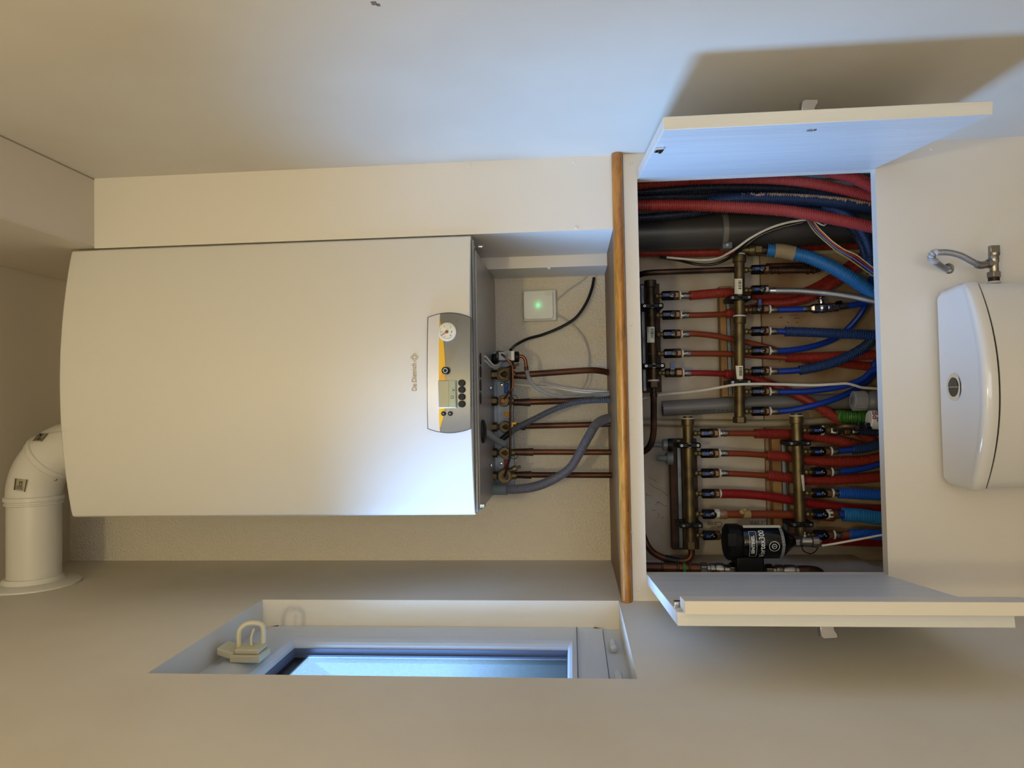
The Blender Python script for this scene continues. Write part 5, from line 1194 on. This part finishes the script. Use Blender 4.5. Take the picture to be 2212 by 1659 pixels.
MB().lathe(Vector((cxm, FYc, zz_(1753))), ZD, [(0, 11.5 * sf), (.001, 12.5 * sf), (.0125, 12.5 * sf), (.0135, 11 * sf)], 16).build('knurled_cap', steel, dv, smooth=False)
MB().lathe(Vector((cxm, FYc, zz_(1766))), ZD, [(0, 5 * sf), (.007, 4.5 * sf)], 16).build('spout', steel, dv)
plain([(1731, 1165, FYc - .010), (1731, 1176, FYc - .013), (1736, 1190, FYc - .008), (1752, 1196, FYc), (1764, 1188, FYc), (1767, 1176, FYc - .002), (1764, 1165, FYc - .004)], 2.2, .003, 8).build('retaining_loop', black, dv)
# filter connection block and the copper line under it
cp_ = thing('filter_pipework', tuple(PY(1560, 1232, .165)), 'horizontal run of press-fit copper pipe, nickel valves and black block below the filter', 'pipe')
Yp = .165
lat(1380, 1226, 1516, 1229, [(0, 11.5), (1, 11.5)], 'copper_section', copper, cp_, 22, Y=Yp)
for x in (1427, 1461, 1486):
    lat(x, 1227.5, x + 5, 1227.6, [(0, 11.8), (.3, 13.5), (.7, 13.5), (1, 11.8)], 'press_ring', copper, cp_, 22, Y=Yp)
lat(1475, 1228, 1480, 1228, [(0, 12.4), (1, 12.4)], 'green_tape', greent, cp_, 20, Y=Yp)
lat(1512, 1229, 1527, 1229, [(0, 13), (.1, 14.5), (.9, 14.5), (1, 13)], 'hex_nut', steel, cp_, 6, Y=Yp, sm=False, bev=.0008)
lat(1527, 1229, 1576, 1231, [(0, 11), (.12, 11), (.14, 13), (.3, 13), (.32, 11.5), (.4, 14), (.7, 14), (.75, 11.5), (1, 12)], 'ball_valve', steel, cp_, 22, Y=Yp)
lat(1574, 1231, 1592, 1231, [(0, 14), (.1, 16), (.9, 16), (1, 14)], 'hex_nut', steel, cp_, 6, Y=Yp, sm=False, bev=.0008)
q = PY(1621, 1222, Yp - .03); q2 = PY(1592, 1240, Yp - .03); q3 = PY(1651, 1204, Yp - .03)
MB().box(q2.x - .025, q3.x, Yp - .03, Yp + .025, q3.z, q2.z).build('black_block', black, cp_, bevel=.003)
lat(1652, 1233, 1668, 1233, [(0, 13), (.1, 15), (.9, 15), (1, 13)], 'hex_nut', steel, cp_, 6, Y=Yp, sm=False, bev=.0008)
lat(1668, 1233, 1726, 1234, [(0, 11), (.1, 11), (.12, 13.5), (.35, 13.5), (.4, 12), (.5, 13.5), (.8, 13.5), (.85, 11), (1, 11)], 'ball_valve', steel, cp_, 22, Y=Yp)
plain([(1724, 1233, Yp), (1745, 1233, Yp), (1762, 1235, Yp + .004), (1772, 1242, Yp + .01), (1776, 1254, Yp + .02)], 22, .004, 20).build('copper_bend', copperd, cp_)
lat(1546, 1240, 1546, 1233, [(0, 9), (.6, 9), (1, 7)], 'valve_handle', black, cp_, 18, Y=Yp - .018)
# pencil writing on the plaster
for (s_, x, y, sz) in (('Cave', 1544, 1132, .017), ('R-1 PPR', 1640, 1128, .013)):
    o = textobj(s_, sz, pencil, PY(x, y, .3442 if x < 1650 else .332), None, right=(0, 0, 1), up=(-1, 0, 0), name='pencil_note'); tag(o, 'faint pencil note reading ' + s_ + ' on the cupboard back', 'writing')
def scrib(pts, lab):
    mb = MB()
    for st in pts: mb.tube([PY(x, y, .3443) for x, y in st], .0004, 5)
    o = mb.build('pencil_scribble', pencil); tag(o, lab, 'writing')
scrib([[(1400, 1030), (1421, 1042)], [(1402, 1044), (1412, 1052), (1430, 1060), (1443, 1072)]], 'two slanting pencil strokes on the plaster near the shelf edge')
scrib([[(1393, 1065), (1399, 1068), (1396, 1071), (1404, 1070), (1407, 1073)], [(1416, 1092), (1420, 1086), (1425, 1082)], [(1418, 1084), (1430, 1088), (1433, 1092), (1442, 1093)], [(1406, 1100), (1412, 1103), (1417, 1102)], [(1420, 1108), (1424, 1113), (1420, 1120)], [(1428, 1118), (1434, 1117)]], 'scattered pencil scribbles on the plaster beside the brown batten')
